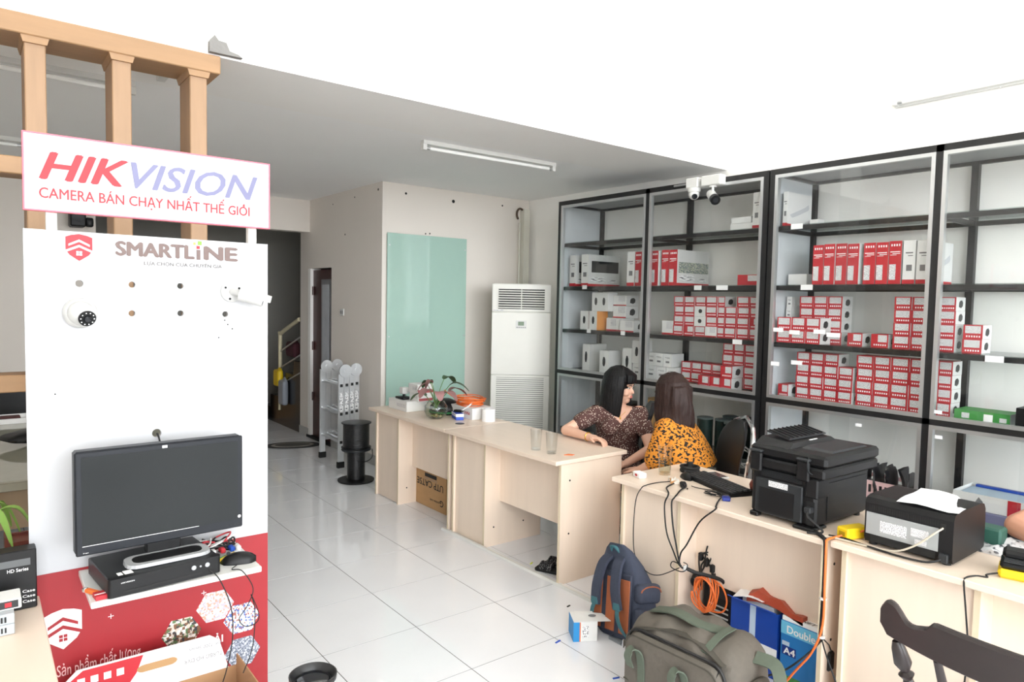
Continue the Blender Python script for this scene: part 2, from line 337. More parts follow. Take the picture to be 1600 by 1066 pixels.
# ------------------------------------------------------------------ glazed cabinets along the right wall
XS = 4.40
SHELF_Z = (2.235, 1.825, 1.425)
def cabinet(ya, yb, label):
    """ya far end, yb near end: two bays, glass shelves on black steel, sliding glass in aluminium frames"""
    root = thing('display_cabinet', ((XS+4.98)/2, (ya+yb)/2, 0), label, 'cabinet')
    ym = (ya+yb)/2; p = .02
    def part(name, mb, m, par=root, smooth=False): return mb.build(name, m, par, smooth, world=True)
    for y in (ya-p, ym, yb+p):
        part('post', MB().box(XS, XS+.04, y-p, y+p, 0, 2.62), M_black); part('post', MB().box(4.94, 4.98, y-p, y+p, 0, 2.62), M_black)
    for (z, h) in ((2.58, .04), (1.0, .035), (0.05, .05), (.44, .035)):
        part('rail', MB().box(XS+(.0 if z != .44 else .03), XS+.035+(.0 if z != .44 else .03), yb+.04, ya-.04, z, z+h), M_black); part('rail', MB().box(4.945, 4.975, yb+.04, ya-.04, z, z+h), M_black)
        for y in (ya-p, yb+p): part('end_rail', MB().box(XS+.04, 4.94, y-p, y+p, z, z+h), M_black)
    part('top_panel', MB().box(XS+.04, 4.975, yb+.04, ya-.04, 2.60, 2.612), mat('grey_board', (150, 152, 154), .5))
    for z in SHELF_Z:
        part('rail', MB().box(XS+.055, XS+.085, yb+.04, ya-.04, z-.036, z-.006), M_black); part('rail', MB().box(4.945, 4.97, yb+.04, ya-.04, z-.036, z-.006), M_black)
        for y in (ya-p, ym, yb+p): part('cross_bar', MB().box(XS+.04, 4.94, y-.012, y+.012, z-.036, z-.007), M_black)
    for k, (b0, b1) in enumerate(((ya-.04, ym+p), (ym-p, yb+.04))):
        for z in SHELF_Z+(1.035, .476, .10):
            part('shelf', MB().box(XS+.05, 4.94, b1+.002, b0-.002, z-.006, z), M_shelfglass)
        for (z0, z1) in ((1.035, 2.58), (.10, 1.0)):
            f = MB(); a = .022; x0, x1 = XS-.004, XS+.03
            f.box(x0, x1, b1, b1+a, z0, z1).box(x0, x1, b0-a, b0, z0, z1).box(x0, x1, b1+a, b0-a, z0, z0+a).box(x0, x1, b1+a, b0-a, z1-a, z1)
            fr = part('door_frame', f, M_alu)
            w_ = b0-b1-2*a; s = .12*w_
            part('glass_pane', MB().box(XS+.006, XS+.011, b0-a-w_*.58, b0-a, z0+a, z1-a), M_glass, fr)
            part('glass_pane', MB().box(XS+.018, XS+.023, b1+a, b1+a+w_*.56, z0+a, z1-a), M_glass, fr)
    part('end_panel', MB().box(XS+.04, 4.94, ya-.012, ya-.006, .1, 2.58), mat('cabinet_end_board', (206, 210, 214), .5))
    return root
cabA = cabinet(4.95, 2.755, 'far black steel display cabinet with sliding glass, behind the two women')
cabB = cabinet(2.745, 0.60, 'near black steel display cabinet with sliding glass, behind the printers')
# price tickets on the shelf rails
tk = 0
for (y, z, w_, lab) in ((4.62, 1.81, .06, 'small white price ticket at the far end of the second shelf'), (3.36, 1.80, .07, 'tilted white price ticket under the white recorder carton'),
                   (3.14, 1.80, .10, 'wide white price ticket on the second shelf of the far cabinet'), (4.55, 1.41, .05, 'white ticket below the tall dome camera cartons'),
                   (4.13, 1.41, .05, 'white ticket on the third shelf beside the cabinet post'), (2.99, 1.40, .08, 'white ticket below the big block of red cartons'),
                   (3.12, 1.005, .07, 'white ticket on the middle rail of the far cabinet'), (2.56, 2.215, .085, 'white ticket on the top shelf rail of the near cabinet'),
                   (2.47, 1.80, .085, 'white ticket left of the row of red recorder cartons'), (1.36, 1.40, .09, 'grey ticket on the third shelf at the right edge')):
    MB().box(XS+.046, XS+.0475, y-w_/2, y+w_/2, z-.012, z+.024).build('price_ticket', M_paper, None, label=lab, cat='ticket', group='price tickets on the cabinets')
for (y, z, w_, lab) in ((2.64, 1.512, .075, 'leftmost white sticker on the near cabinet glass'), (2.52, 1.50, .075, 'second white sticker from the left on the near cabinet glass'),
                   (2.345, 1.512, .08, 'third white sticker from the left on the near cabinet glass'), (2.25, 1.495, .09, 'white sticker on the glass right of three others'),
                   (2.66, 1.275, .075, 'lone low white sticker on the near cabinet glass'), (2.495, 1.295, .08, 'low white sticker in front of the lower red cartons')):
    MB().box(XS+.0042, XS+.0054, y-w_/2, y+w_/2, z-.014, z+.014).build('glass_sticker', M_paper, None, label=lab, cat='sticker', group='stickers on the near cabinet glass')
for (y, z, lab) in ((2.80, .93, 'tiny white tab on the glass behind the empty office chair'), (2.06, .935, 'tiny white tab on the lower glass above the printer'), (1.60, .935, 'tiny white tab on the lower glass above the paper sheet'), (1.61, 1.08, 'tiny white tab low on the glass over the red cartons')):
    MB().box(XS+.0042, XS+.0054, y-.02, y+.02, z-.01, z+.01).build('glass_tab', M_paper, None, label=lab, cat='sticker', group='tabs on the lower cabinet glass')

# ------------------------------------------------------------------ goods on the shelves
M_redtop = mat('red_carton_top', (168, 44, 52), .55)
M_whiteside = mat('white_carton_side', (214, 214, 213), .55)
M_pic = two_tone('carton_picture', (205, 206, 208), (25, 26, 28), 2.4, .40, .46, kind='NOISE', coord='Generated')
UC = MB().box(0, 1, 0, 1, 0, 1)
def unit_body(front, side, top):
    mb = MB(); mb.v = list(UC.v); mb.f = list(UC.f); mb.m = [2, 2, 1, 1, 1, 0]; return mb.mesh('carton', [front, side, top])
B_RED = unit_body(M_redbox, M_whiteside, M_redtop); B_RED2 = unit_body(M_redbox, M_redbox, M_redbox)
B_WHITE = unit_body(M_whitebox, M_whiteside, M_whitebox); B_ORANGE = unit_body(M_whitebox, mat('orange_carton', (226, 150, 70), .6), M_whitebox)
E_ = -.006
def rect(y0, y1, z0, z1, m, t=E_): return MB().box(t, 0, y0, y1, z0, z1).mesh('label', m)
L_TOP = rect(.10, .90, .40, .93, M_print); L_SMALL = rect(.08, .60, .40, .93, M_print)
ic = MB()
for k in range(6): ic.box(E_, 0, .12+k*.13, .19+k*.13, .12, .24)
L_ICON = ic.mesh('icons', M_paper)
L_SIDEPIC = MB().prism([(.30, .28), (.55, .2), (.72, .35), (.74, .62), (.6, .78), (.42, .74), (.32, .6)], (0, 0, 0), (1, 0, 0), (0, 0, 1), (0, -.006, 0)).mesh('picture', M_plastic_dk)
L_FRONTPIC = MB().prism([(.35, .42), (.42, .32), (.58, .32), (.66, .45), (.66, .62), (.56, .72), (.42, .72), (.34, .58)], (0, 1, 0), (0, -1, 0), (0, 0, 1), (-.006, 0, 0)).mesh('picture', M_plastic_dk)
L_BAND = rect(0, 1, 0, .10, M_redbox)
sp = MB()
for k in range(4): sp.box(E_, 0, .14+k*.2, .24+k*.2, .88, .93)
sp.box(E_, 0, .12, .9, .74, .76).box(E_, 0, .12, .72, .70, .715).box(E_, 0, .4, .9, .67, .68)
L_SPINE = sp.mesh('print', M_paper); L_SPLAB = rect(.42, .93, .10, .46, M_print)
L_SPINEK = MB().box(E_, 0, .2, .8, .70, .73).box(E_, 0, .2, .6, .64, .66).box(E_, 0, .25, .7, .30, .44).mesh('print', mat('grey_print', (120, 120, 122), .7))
L_BROADPIC = MB().box(.05, .97, -.006, 0, .36, .66).mesh('picture', collage('store_photos', [(196, 200, 170), (70, 96, 104), (150, 160, 156), (110, 116, 112), (190, 186, 178)], 34, 'Generated'))
L_BROADDARK = MB().box(.10, .95, -.006, 0, .44, .80).mesh('picture', mat('dark_photo', (40, 42, 44), .4))
L_BROADTXT = MB().box(.08, .55, -.006, 0, .14, .30).box(.62, .92, -.006, 0, .14, .22).mesh('print', M_print)
L_BROADRED = MB().box(0, 1, -.006, 0, 0, .08).mesh('band', M_redbox)
L_SIDECAM = MB().prism([(.1, .34), (.32, .44), (.72, .62), (.86, .72), (.9, .62), (.86, .55), (.45, .36), (.2, .26)], (0, 0, 0), (1, 0, 0), (0, 0, 1), (0, -.006, 0)).mesh('picture', mat('grey_picture', (186, 188, 192), .5))
STY = {'red': (B_RED, [('label', L_TOP), ('icons', L_ICON), ('picture', L_SIDEPIC)]),
       'redw': (B_RED, [('label', L_SMALL), ('icons', L_ICON), ('picture', L_SIDEPIC)]),
       'white': (B_WHITE, [('band', L_BAND), ('label', L_SMALL), ('picture', L_SIDEPIC)]),
       'dome': (B_WHITE, [('picture', L_FRONTPIC)]), 'domeo': (B_ORANGE, [('picture', L_FRONTPIC)]),
       'plain': (B_WHITE, [('print', L_SPINEK)]), 'blank': (B_WHITE, []),
       'spine': (B_RED, [('print', L_SPINE), ('label', L_SPLAB)]),
       'spinew': (B_WHITE, [('print', L_SPINEK), ('band', L_BAND)]),
       'spinepic': (B_RED, [('print', L_SPINE), ('label', L_SPLAB), ('picture', L_BROADPIC), ('print', L_BROADTXT), ('band', L_BROADRED)]),
       'spinedark': (B_WHITE, [('print', L_SPINEK), ('band', L_BAND), ('picture', L_BROADDARK), ('print', L_BROADTXT), ('band', L_BROADRED)]),
       'spinecam': (B_WHITE, [('print', L_SPINEK), ('band', L_BAND), ('picture', L_SIDECAM), ('band', L_BROADRED)]),
       'flatred': (B_RED2, [('label', L_SMALL)])}
def carton(sty, yh, yl, z, h, label, name='camera_carton', x=4.56, d=.14, group=None, cat='box'):
    me, kids = STY[sty]
    o = bpy.data.objects.new(name, me); COL.objects.link(o); g = .0012
    o.location = (x+random.uniform(-.006, .006), yl+g, z+.0005); o.scale = (d, yh-yl-2*g, h-.001); tag(o, label, cat, group)
    for n, m in kids:
        c = bpy.data.objects.new(n, m); COL.objects.link(c); c.parent = o
    return o
def block(ys, z, h, rows, where, sty='red', x=4.56, group='small red camera cartons', skip=(), swap={}):
    """ys: column edges from far to near; rows counted from the shelf up"""
    n = len(ys)-1
    for r in range(rows):
        for c in range(n):
            if (r, c) in skip: continue
            lab = 'red carton, %s column, %s row up, %s' % (ORD[c], ORD[r], where)
            s_ = swap.get((r, c), sty)
            if s_ in ('white', 'dome', 'plain'): lab = lab.replace('red carton', 'white carton')
            carton(s_, ys[c], ys[c+1], z+r*h, h, lab, x=x, group=group)
def cols(a, b, n): return [a+(b-a)*i/n for i in range(n+1)]
# far cabinet, second shelf: tall cartons standing like books
S1, S2, S3, S4, S5 = 2.235, 1.825, 1.425, 1.035, .476
def books(seq, z, h, x, d, group):
    for (s_, yh, yl, lab) in seq: carton(s_, yh, yl, z, h+random.uniform(-.004, .004), lab, 'recorder_carton', x, d, group)
g2 = 'tall recorder cartons on the second shelf'
books([('spinedark', 4.88, 4.795, 'leftmost tall grey carton with a dark picture, far cabinet'), ('spinedark', 4.72, 4.625, 'second tall grey carton with a wide dark picture on its side'),
       ('spinew', 4.15, 4.065, 'white-spined tall carton left of the red spines, far cabinet'), ('spine', 4.06, 3.985, 'first red-spined recorder carton from the left, far cabinet'),
       ('spine', 3.98, 3.905, 'second red-spined recorder carton from the left, behind the cabinet post'), ('spine', 3.89, 3.80, 'third red-spined recorder carton from the left, just right of the post'),
       ('spine', 3.775, 3.695, 'fourth red-spined recorder carton from the left, far cabinet'), ('spinepic', 3.69, 3.605, 'red-spined recorder carton showing photographs on its broad white side')], S2, .295, 4.50, .42, g2)
hk = bpy.data.objects['recorder_carton.007']
carton('flatred', 3.08, 2.86, S2, .08, 'flat bright red carton alone at the right of the second shelf', 'router_carton', 4.55, .2)
carton('blank', 2.70, 2.56, S2, .08, 'flat pale carton at the left of the near cabinet second shelf', 'router_carton', 4.6, .16)
books([('spine', 2.464-.079*i-(.02 if i > 3 else 0), 2.388-.079*i-(.02 if i > 3 else 0), '%s red-spined recorder carton from the left in the near cabinet row of seven' % ORD[i]) for i in range(7)]
      + [('spinew', 1.885, 1.813, 'white-spined carton at the right end of the red row'), ('spinecam', 1.808, 1.74, 'white carton with a grey device picture behind the cabinet post')], S2, .265, 4.50, .36, g2)
# far cabinet, top shelf
carton('blank', 3.16, 2.97, S1, .055, 'lower of two flat white cartons on the top shelf', 'white_carton', 4.55, .16)
carton('blank', 3.15, 2.98, S1+.055, .045, 'upper of two flat white cartons on the top shelf', 'white_carton', 4.55, .14)
carton('spinew', 2.95, 2.89, S1, .265, 'tall white carton with red foot on the top shelf, far cabinet', 'recorder_carton', 4.52, .3)
carton('spinecam', 2.70, 2.665, S1, .24, 'white device carton leaning at the left of the near cabinet top shelf', 'recorder_carton', 4.5, .32)
carton('blank', 2.62, 2.555, S1, .06, 'small pale carton beside the white device carton', 'white_carton', 4.72, .08)
# far cabinet, third shelf
gb = 'mixed camera cartons on the third shelf'
carton('dome', 4.72, 4.616, S3, .172, 'lower left white dome camera carton on the third shelf', x=4.5, d=.12, group=gb)
carton('domeo', 4.606, 4.505, S3, .172, 'white dome camera carton with an orange side', x=4.5, d=.14, group=gb)
carton('dome', 4.617, 4.511, S3+.173, .172, 'upper left dome camera carton of two on top', x=4.54, d=.12, group=gb)
carton('dome', 4.511, 4.403, S3+.173, .172, 'upper right dome camera carton of two on top', x=4.54, d=.12, group=gb)
carton('white', 4.40, 4.24, S3+.227, .092, 'topmost wide white carton with red foot, third shelf', x=4.6, d=.16, group=gb)
carton('white', 4.40, 4.24, S3+.117, .108, 'middle wide white carton with red foot, third shelf', x=4.6, d=.16, group=gb)
carton('white', 4.445, 4.31, S3, .115, 'bottom white carton with red foot beside the orange-sided one', x=4.56, d=.14, group=gb)
carton('white', 4.309, 4.236, S3, .115, 'narrow bottom carton with red foot on the third shelf', x=4.56, d=.14, group=gb)
carton('white', 4.233, 4.07, S3, .10, 'wide low carton with red foot next to the post', x=4.52, d=.18, group=gb)
carton('white', 3.80, 3.682, S3, .112, 'single white carton with red foot left of the red block', x=4.56, d=.14, group=gb)
wa = 'big block, far cabinet third shelf'
block([3.676, 3.573, 3.468, 3.36, 3.252, 3.185, 3.08, 2.972, 2.88], S3, .079, 4, wa, skip={(3, 5)}, swap={(1, 2): 'dome', (2, 2): 'dome', (0, 3): 'white', (0, 1): 'redw', (1, 7): 'redw'})
# far cabinet, lowest glazed shelf
gw = 'white camera cartons on the fourth shelf'
carton('dome', 4.737, 4.64, S4, .25, 'tallest white carton at the far left of the fourth shelf', 'camera_carton', 4.56, .22, gw)
carton('dome', 4.46, 4.345, S4, .21, 'second white carton from the left on the fourth shelf', 'camera_carton', 4.5, .16, gw)
carton('dome', 4.227, 4.117, S4, .245, 'third white carton from the left on the fourth shelf', 'camera_carton', 4.56, .16, gw)
carton('dome', 4.117, 4.01, S4+.118, .20, 'white carton with a black lens picture, stacked behind the post', 'camera_carton', 4.56, .14, gw)
carton('plain', 4.105, 4.01, S4, .116, 'small white carton under the lens picture carton', 'camera_carton', 4.56, .14, gw)
for k, (a, b) in enumerate(((3.951, 3.86), (3.858, 3.77), (3.768, 3.682))):
    carton('plain', a, b, S4+.116, .11, '%s of three white cartons in the upper row right of the post' % ORD[k], x=4.56, d=.16, group=gw)
for k, (a, b) in enumerate(((3.955, 3.85), (3.845, 3.74), (3.738, 3.632))):
    carton('plain', a, b, S4, .115, '%s of three white cartons in the bottom row right of the post' % ORD[k], x=4.56, d=.16, group=gw)
block([3.615, 3.515, 3.41, 3.31, 3.222], S4+.01, .082, 2, 'low block, far cabinet fourth shelf', x=4.60)
block(cols(3.22, 2.93, 3), S4+.01, .084, 4, 'tall block, far cabinet fourth shelf', x=4.60)
block(cols(3.331, 3.025, 3), S4, .095, 1, 'front row, far cabinet fourth shelf', x=4.45, sty='redw')
carton('redw', 3.13, 3.027, S4+.095, .09, 'red camera carton set on top of the front row', x=4.45)
# near cabinet, third shelf
block(cols(2.60, 2.295, 3), S3, .081, 4, 'rear left block, near cabinet third shelf', x=4.60)
block(cols(2.675, 2.361, 3), S3, .088, 2, 'front left block, near cabinet third shelf', x=4.45)
carton('redw', 2.237, 2.137, S3, .083, 'single red camera carton left of centre on the third shelf', x=4.56)
carton('redw', 2.082, 1.974, S3, .085, 'single red camera carton right of centre on the third shelf', x=4.56)
block([1.948, 1.845, 1.742, 1.69, 1.60], S3, .081, 4, 'right block, near cabinet third shelf', x=4.56)
for k in range(4):
    carton('plain', 2.712, 2.672, S3+k*.08, .08, 'slim white carton by the left post of the near cabinet, %s up' % ORD[k], x=4.62, d=.14, group='slim white cartons by the post')
for k in range(2): carton('red', 1.56, 1.458, S3+k*.082, .082, ('lower', 'upper')[k]+' of two red camera cartons alone in the right bay', x=4.56)
# near cabinet, lowest glazed shelf
block(cols(2.585, 2.186, 4), S4, .081, 4, 'left block, near cabinet fourth shelf', skip={(3, 3)})
block([2.165, 2.055, 1.95, 1.84, 1.735, 1.68, 1.60], S4, .083, 4, 'right block, near cabinet fourth shelf')
carton('redw', 2.70, 2.62, S4, .09, 'lone grey and red carton left of the left block', x=4.53, d=.16)
gc = unit_body(mat('green_carton', (62, 140, 66), .5), M_whiteside, mat('green_carton', (62, 140, 66)))
STY['green'] = (gc, [('label', rect(.72, .86, .25, .75, M_print)), ('label', rect(.30, .46, .1, .8, M_paper)), ('label', rect(.06, .18, .2, .6, M_print))])
carton('green', 1.57, 1.29, S4, .062, 'long flat green carton with white stickers on the fourth shelf', 'switch_carton', 4.52, .18)
bk = unit_body(M_plastic_k, M_plastic_k, M_plastic_dk); STY['black'] = (bk, [('label', rect(.2, .7, .5, .6, M_print))])
carton('black', 1.26, 1.0, S4, .11, 'black carton at the right edge beside the green one', 'black_carton', 4.5, .2)
# things in the lower compartments
for k, (y, x) in enumerate(((3.33, 4.56), (3.19, 4.60), (3.06, 4.53), (3.245, 4.78), (3.10, 4.80))):
    r = .062; lab = ('dark green film roll standing at the left, lower cabinet', 'dark green film roll standing second from the left', 'dark green film roll standing third, in front', 'dark green film roll standing behind at the left', 'dark green film roll standing behind at the right')[k]
    t = thing('film_roll', (x, y, S5+.001), lab, 'roll', group='film rolls in the lower cabinet')
    MB().lathe([(r, 0), (r, .30)], n=24).build('roll_body', mat('dark_green_film', (24, 44, 42), .25), t, True)
    MB().lathe([(r+.002, .30), (r+.002, .312), (r-.012, .316), (.02, .316)], n=24).build('end_cap', mat('grey_cap', (86, 98, 98), .5), t, True)
gcb = 'brown cartons in the lower cabinet'
STY['brown'] = (unit_body(mat('kraft_carton', (222, 172, 110), .8), M_card, M_card), [])
for k, (yh, yl, z, h, lab) in enumerate(((4.02, 3.86, S5, .14, 'lowest kraft carton behind the seated women'), (4.02, 3.86, S5+.14, .14, 'middle kraft carton behind the seated women'), (4.01, 3.85, S5+.28, .10, 'top kraft carton behind the seated women'), (3.83, 3.70, S5, .14, 'kraft carton to the right of the stacked kraft cartons'))):
    o = carton('brown', yh, yl, z, h, lab, 'kraft_carton', 4.56, .2, gcb)
carton('plain', 3.83, 3.76, S5+.14, .06, 'small white box on a kraft carton behind the women', 'white_carton', 4.56, .1)
t = thing('cable_hank', (4.50, 2.94, S5), 'white cable hank lying by the film rolls', 'cable')
for k in range(5):
    a0 = k*.9; cy = .02*math.sin(k*2.1)
    MB().tube([(.015*math.cos(q*.6)+.02, cy+.055*math.cos(q*PI/10), .075+(.05+.01*k)*math.sin(q*PI/10)) for q in range(21)], .0035, 6).build('loop', M_plastic_w, t, True)
carton('flatred', 2.93, 2.83, S5, .08, 'small dark carton by the cabinet post under the shelf', 'small_carton', 4.7, .1)
STY['blue'] = (unit_body(mat('navy_carton', (40, 60, 110), .5), mat('navy_carton', (40, 60, 110)), mat('navy_carton', (40, 60, 110))), [('band', rect(0, 1, 0, .35, M_yellow))])
carton('blue', 2.90, 2.80, S5+.09, .16, 'blue and yellow carton behind the empty office chair', 'blue_carton', 4.62, .15)
# dark appliance and bowl in the far left compartment
t = thing('cable_drum', (4.62, 4.66, S5), 'dark round drum with loose wires in the far lower compartment', 'drum')
MB().lathe([(.15, 0), (.16, .01), (.16, .06), (.14, .075), (.05, .078)], n=28).build('drum_body', M_plastic_k, t, True)
for k in range(3): MB().tube(spline([(-.05, .1-.05*k, .075), (-.06, .06-.03*k, .16), (0, -.02, .17+.015*k), (.02, -.09, .10), (.0, -.12, .078)], 5), .003, 5).build('wire', M_plastic_dk, t, True)
MB().cbox(4.6, 4.85, 4.15, 4.36, S5, S5+.30, .02).build('dark_case', M_plastic_k, None, label='dark case behind the woman with the bob', cat='case')
# pink basket full of dark pouches
M_pink = mat('pink_plastic', (236, 196, 196), .4)
bx0, bx1, by0, by1, bz = 4.46, 4.70, 1.745, 2.09, S5+.001
t = thing('basket', ((bx0+bx1)/2, (by0+by1)/2, bz), 'pink plastic basket full of dark pouches in the lower cabinet', 'basket')
mb = MB().box(bx0+.01, bx1-.01, by0+.01, by1-.01, bz, bz+.004); mb.build('basket_floor', M_pink, t, world=True)
for (nm, q) in (('side', (bx0, bx0+.004, by0, by1)), ('side', (bx1-.004, bx1, by0, by1)), ('side', (bx0+.004, bx1-.004, by0, by0+.004)), ('side', (bx0+.004, bx1-.004, by1-.004, by1))):
    MB().box(q[0], q[1], q[2], q[3], bz, bz+.035).box(q[0], q[1], q[2], q[3], bz+.085, bz+.11).build(nm, M_pink, t, world=True)
for k in range(11):
    y = by0+.01+k*(by1-by0-.02)/10.; MB().box(bx0, bx0+.004, y-.007, y+.007, bz+.035, bz+.085).build('slat', M_pink, t, world=True)
for k in range(7):
    x = bx0+.012+k*.036; MB().box(x-.006, x+.006, by0, by0+.004, bz+.035, bz+.085).build('slat', M_pink, t, world=True)
M_pouch = mat('antistatic_foil', (62, 62, 66), .28, metal=.6, var=.3, scale=16, bump=.4)
for k in range(11):
    y = by0+.03+k*.029; x = 4.52+.05*(k % 3)
    mb = MB(); rows = []; tl = random.uniform(-.02, .05)
    for j in range(6):
        zz = bz+.012+j*.036; wv = .055+.02*math.sin(j*1.1+k); th = .008*(1-abs(j-1.5)/5)
        rows.append([Vector((x-wv, y-th+tl*j/5, zz+random.uniform(-.006, .006))), Vector((x, y-th*1.6+tl*j/5, zz+.008)), Vector((x+wv, y-th+tl*j/5, zz+random.uniform(-.006, .01))), Vector((x+wv, y+th+tl*j/5, zz)), Vector((x, y+th*1.6+tl*j/5, zz)), Vector((x-wv, y+th+tl*j/5, zz))])
    mb.ring(rows).build('foil_pouch', M_pouch, None, True, label='dark foil pouch, %s from the right end of the pink basket' % (ORD+['eleventh'])[k], cat='pouch', group='dark foil pouches in the pink basket')
t = thing('paper_roll', (4.47, 1.70, S5), 'white paper roll standing by the pink basket', 'roll')
MB().lathe([(.03, 0), (.03, .12)], n=20).build('roll_body', M_paper, t, True); MB().lathe([(.012, .121), (.012, .1225)], n=12).build('core', M_card, t)
MB().cbox(4.5, 4.6, 1.60, 1.665, S5, S5+.07, .003).build('green_carton', mat('green_carton', (62, 140, 66)), None, label='small green carton behind the cabinet post, lower shelf', cat='box')
def tray_carton(name, x0, x1, y0, y1, z, h, m, label, fill, kids):
    t = thing(name, ((x0+x1)/2, (y0+y1)/2, z), label, 'box'); e = .004
    MB().box(x0, x1, y0, y1, z, z+e).build('bottom', m, t, world=True)
    MB().box(x0, x0+e, y0, y1, z+e, z+h).build('front_flap', m, t, world=True); MB().box(x1-e, x1, y0, y1, z+e, z+h).build('back_flap', m, t, world=True)
    MB().box(x0+e, x1-e, y0, y0+e, z+e, z+h).build('side_flap', m, t, world=True); MB().box(x0+e, x1-e, y1-e, y1, z+e, z+h).build('side_flap', m, t, world=True)
    MB().cbox(x0+.012, x1-.02, y0+.012, y1-.012, z+e, z+h*.82, .004).build('paper_stack', fill, t, world=True)
    for (nm, mb, mm) in kids: mb.build(nm, mm, t, world=True)
    return t
M_palebl = mat('pale_blue_paper', (186, 204, 222), .7)
tray_carton('open_carton', 4.46, 4.76, 1.155, 1.53, S5+.07, .09, M_whitebox, 'open white carton tray with blue papers and a red patch', M_palebl,
            [('red_patch', MB().box(4.458, 4.46, 1.20, 1.26, S5+.072, S5+.158), M_redbox), ('arrow_print', MB().prism([(0, 0), (.03, .03), (.06, .01), (.05, .04), (.03, .06)], (4.4595, 1.43, S5+.085), (0, -1, 0), (0, 0, 1), (-.001, 0, 0)), mat('grey_print', (120, 120, 122))), ('blue_edge', MB().box(4.72, 4.75, 1.20, 1.50, S5+.145, S5+.158), M_blue)])
MB().cbox(4.44, 4.74, 1.17, 1.56, S5+.001, S5+.068, .004).build('flat_carton', mat('lilac_carton', (120, 120, 150), .4), None, label='flat violet grey carton under the open white tray', cat='box')
tray_carton('open_carton', 4.46, 4.78, .80, 1.12, S5+.001, .11, M_blue, 'open blue carton tray with a barcode label', M_palebl,
            [('barcode', MB().box(4.458, 4.46, 1.02, 1.10, S5+.03, S5+.09), two_tone('barcode_print', (236, 236, 236), (40, 40, 40), 14, .48, .5, stretch=(1, 3, .01), kind='NOISE', coord='Generated')), ('white_band', MB().box(4.458, 4.46, .80, 1.12, S5+.003, S5+.02), M_paper)])
letters('print', 'A', .03, .035, (4.4585, .99, S5+.045), (0, -1, 0), (0, 0, 1), M_paper, bpy.data.objects['open_carton.001'], .02, flip=True)

# ------------------------------------------------------------------ desks
def desk(name, ya, yb, label, ped='far', rz=0, x0=2.64, filler=True):
    """ya far end, yb near end; the sitter's side is +x"""
    L = ya-yb; root = thing(name, (x0, yb, 0), label, 'desk', rz)
    def part(nm, mb, m=M_lam): return mb.build(nm, m, root)
    part('desk_top', MB().cbox(0, .60, 0, L, .725, .75, .003), M_lamtop)
    part('side_panel', MB().box(.06, .57, .02, .038, 0, .725)); part('side_panel', MB().box(.06, .57, L-.038, L-.02, 0, .725))
    for (a, b) in ((.0199, .0381), (L-.0381, L-.0199)): part('edge_strip', MB().box(.0585, .06, a, b, 0, .725), M_edge)
    if ped == 'far':
        part('pedestal_front', MB().box(.075, .09, L-.40, L-.038, .005, .725)); part('pedestal_side', MB().box(.062, .56, L-.418, L-.40, 0, .725)); part('edge_strip', MB().box(.0605, .062, L-.4181, L-.3999, 0, .725), M_edge)
        part('modesty_panel', MB().box(.19, .205, .038, L-.418, .305, .725))
        for (dx, dz) in ((.14, .13), (.40, .13)): part('screw_cover', MB().cyl((dx, L-.4195, dz), (dx, L-.418, dz), .006, n=10), M_rubber)
    for (dx, dz) in ((.13, .62), (.13, .30)): part('screw_cover', MB().cyl((dx, .0185, dz), (dx, .02, dz), .006, n=10), M_rubber)
    return root
desk('desk', 5.335, 4.142, 'beige laminate desk farthest from the camera with a carton under it')
desk('desk', 4.136, 2.94, 'beige laminate desk with two glasses, the woman leaning on it')
desk('desk', 2.53, 1.352, 'beige laminate desk carrying the keyboard and the tall printer', rz=math.radians(-1.2), x0=2.645)
d4 = desk('desk', 1.332, .13, 'beige laminate desk carrying the low printer, nearest the camera', ped='none', x0=2.66)
for (nm, q) in (('front_panel', (.075, .09, .72, 1.164, 0, .725)), ('inner_panel', (.062, .56, .70, .72, 0, .725)), ('front_panel', (.19, .205, .038, .70, 0, .725))):
    MB().box(*q).build(nm, M_lam, d4)
MB().box(.0605, .062, .6999, .7201, 0, .725).build('edge_strip', M_edge, d4)

# ------------------------------------------------------------------ tall wooden post screen under the ceiling edge
scr = thing('post_screen', (.5, 3.62, 0), 'pale wooden post screen reaching to the ceiling edge, behind the sign', 'screen')
def sp_(nm, mb, m): return mb.build(nm, m, scr, world=True)
for x in (-.40, -.10, .188, .503, .82):
    sp_('post', MB().cbox(x, x+.075, 3.52, 3.72, 0, 2.70, .004), M_wood)
    sp_('capital', MB().prism([(-.012, 0), (.087, 0), (.079, -.028), (-.004, -.028)], (x, 3.508, 2.717), (1, 0, 0), (0, 0, 1), (0, .22, 0)), M_woodh)
sp_('top_beam', MB().cbox(-.8, .952, 3.50, 3.73, 2.717, 2.80, .004), M_woodh)
for z in (2.155, 1.248):
    sp_('cross_rail', MB().cbox(-.025, .188, 3.54, 3.70, z, z+.072, .004), M_woodh); sp_('cross_rail', MB().cbox(-.325, -.10, 3.54, 3.70, z, z+.072, .004), M_woodh)

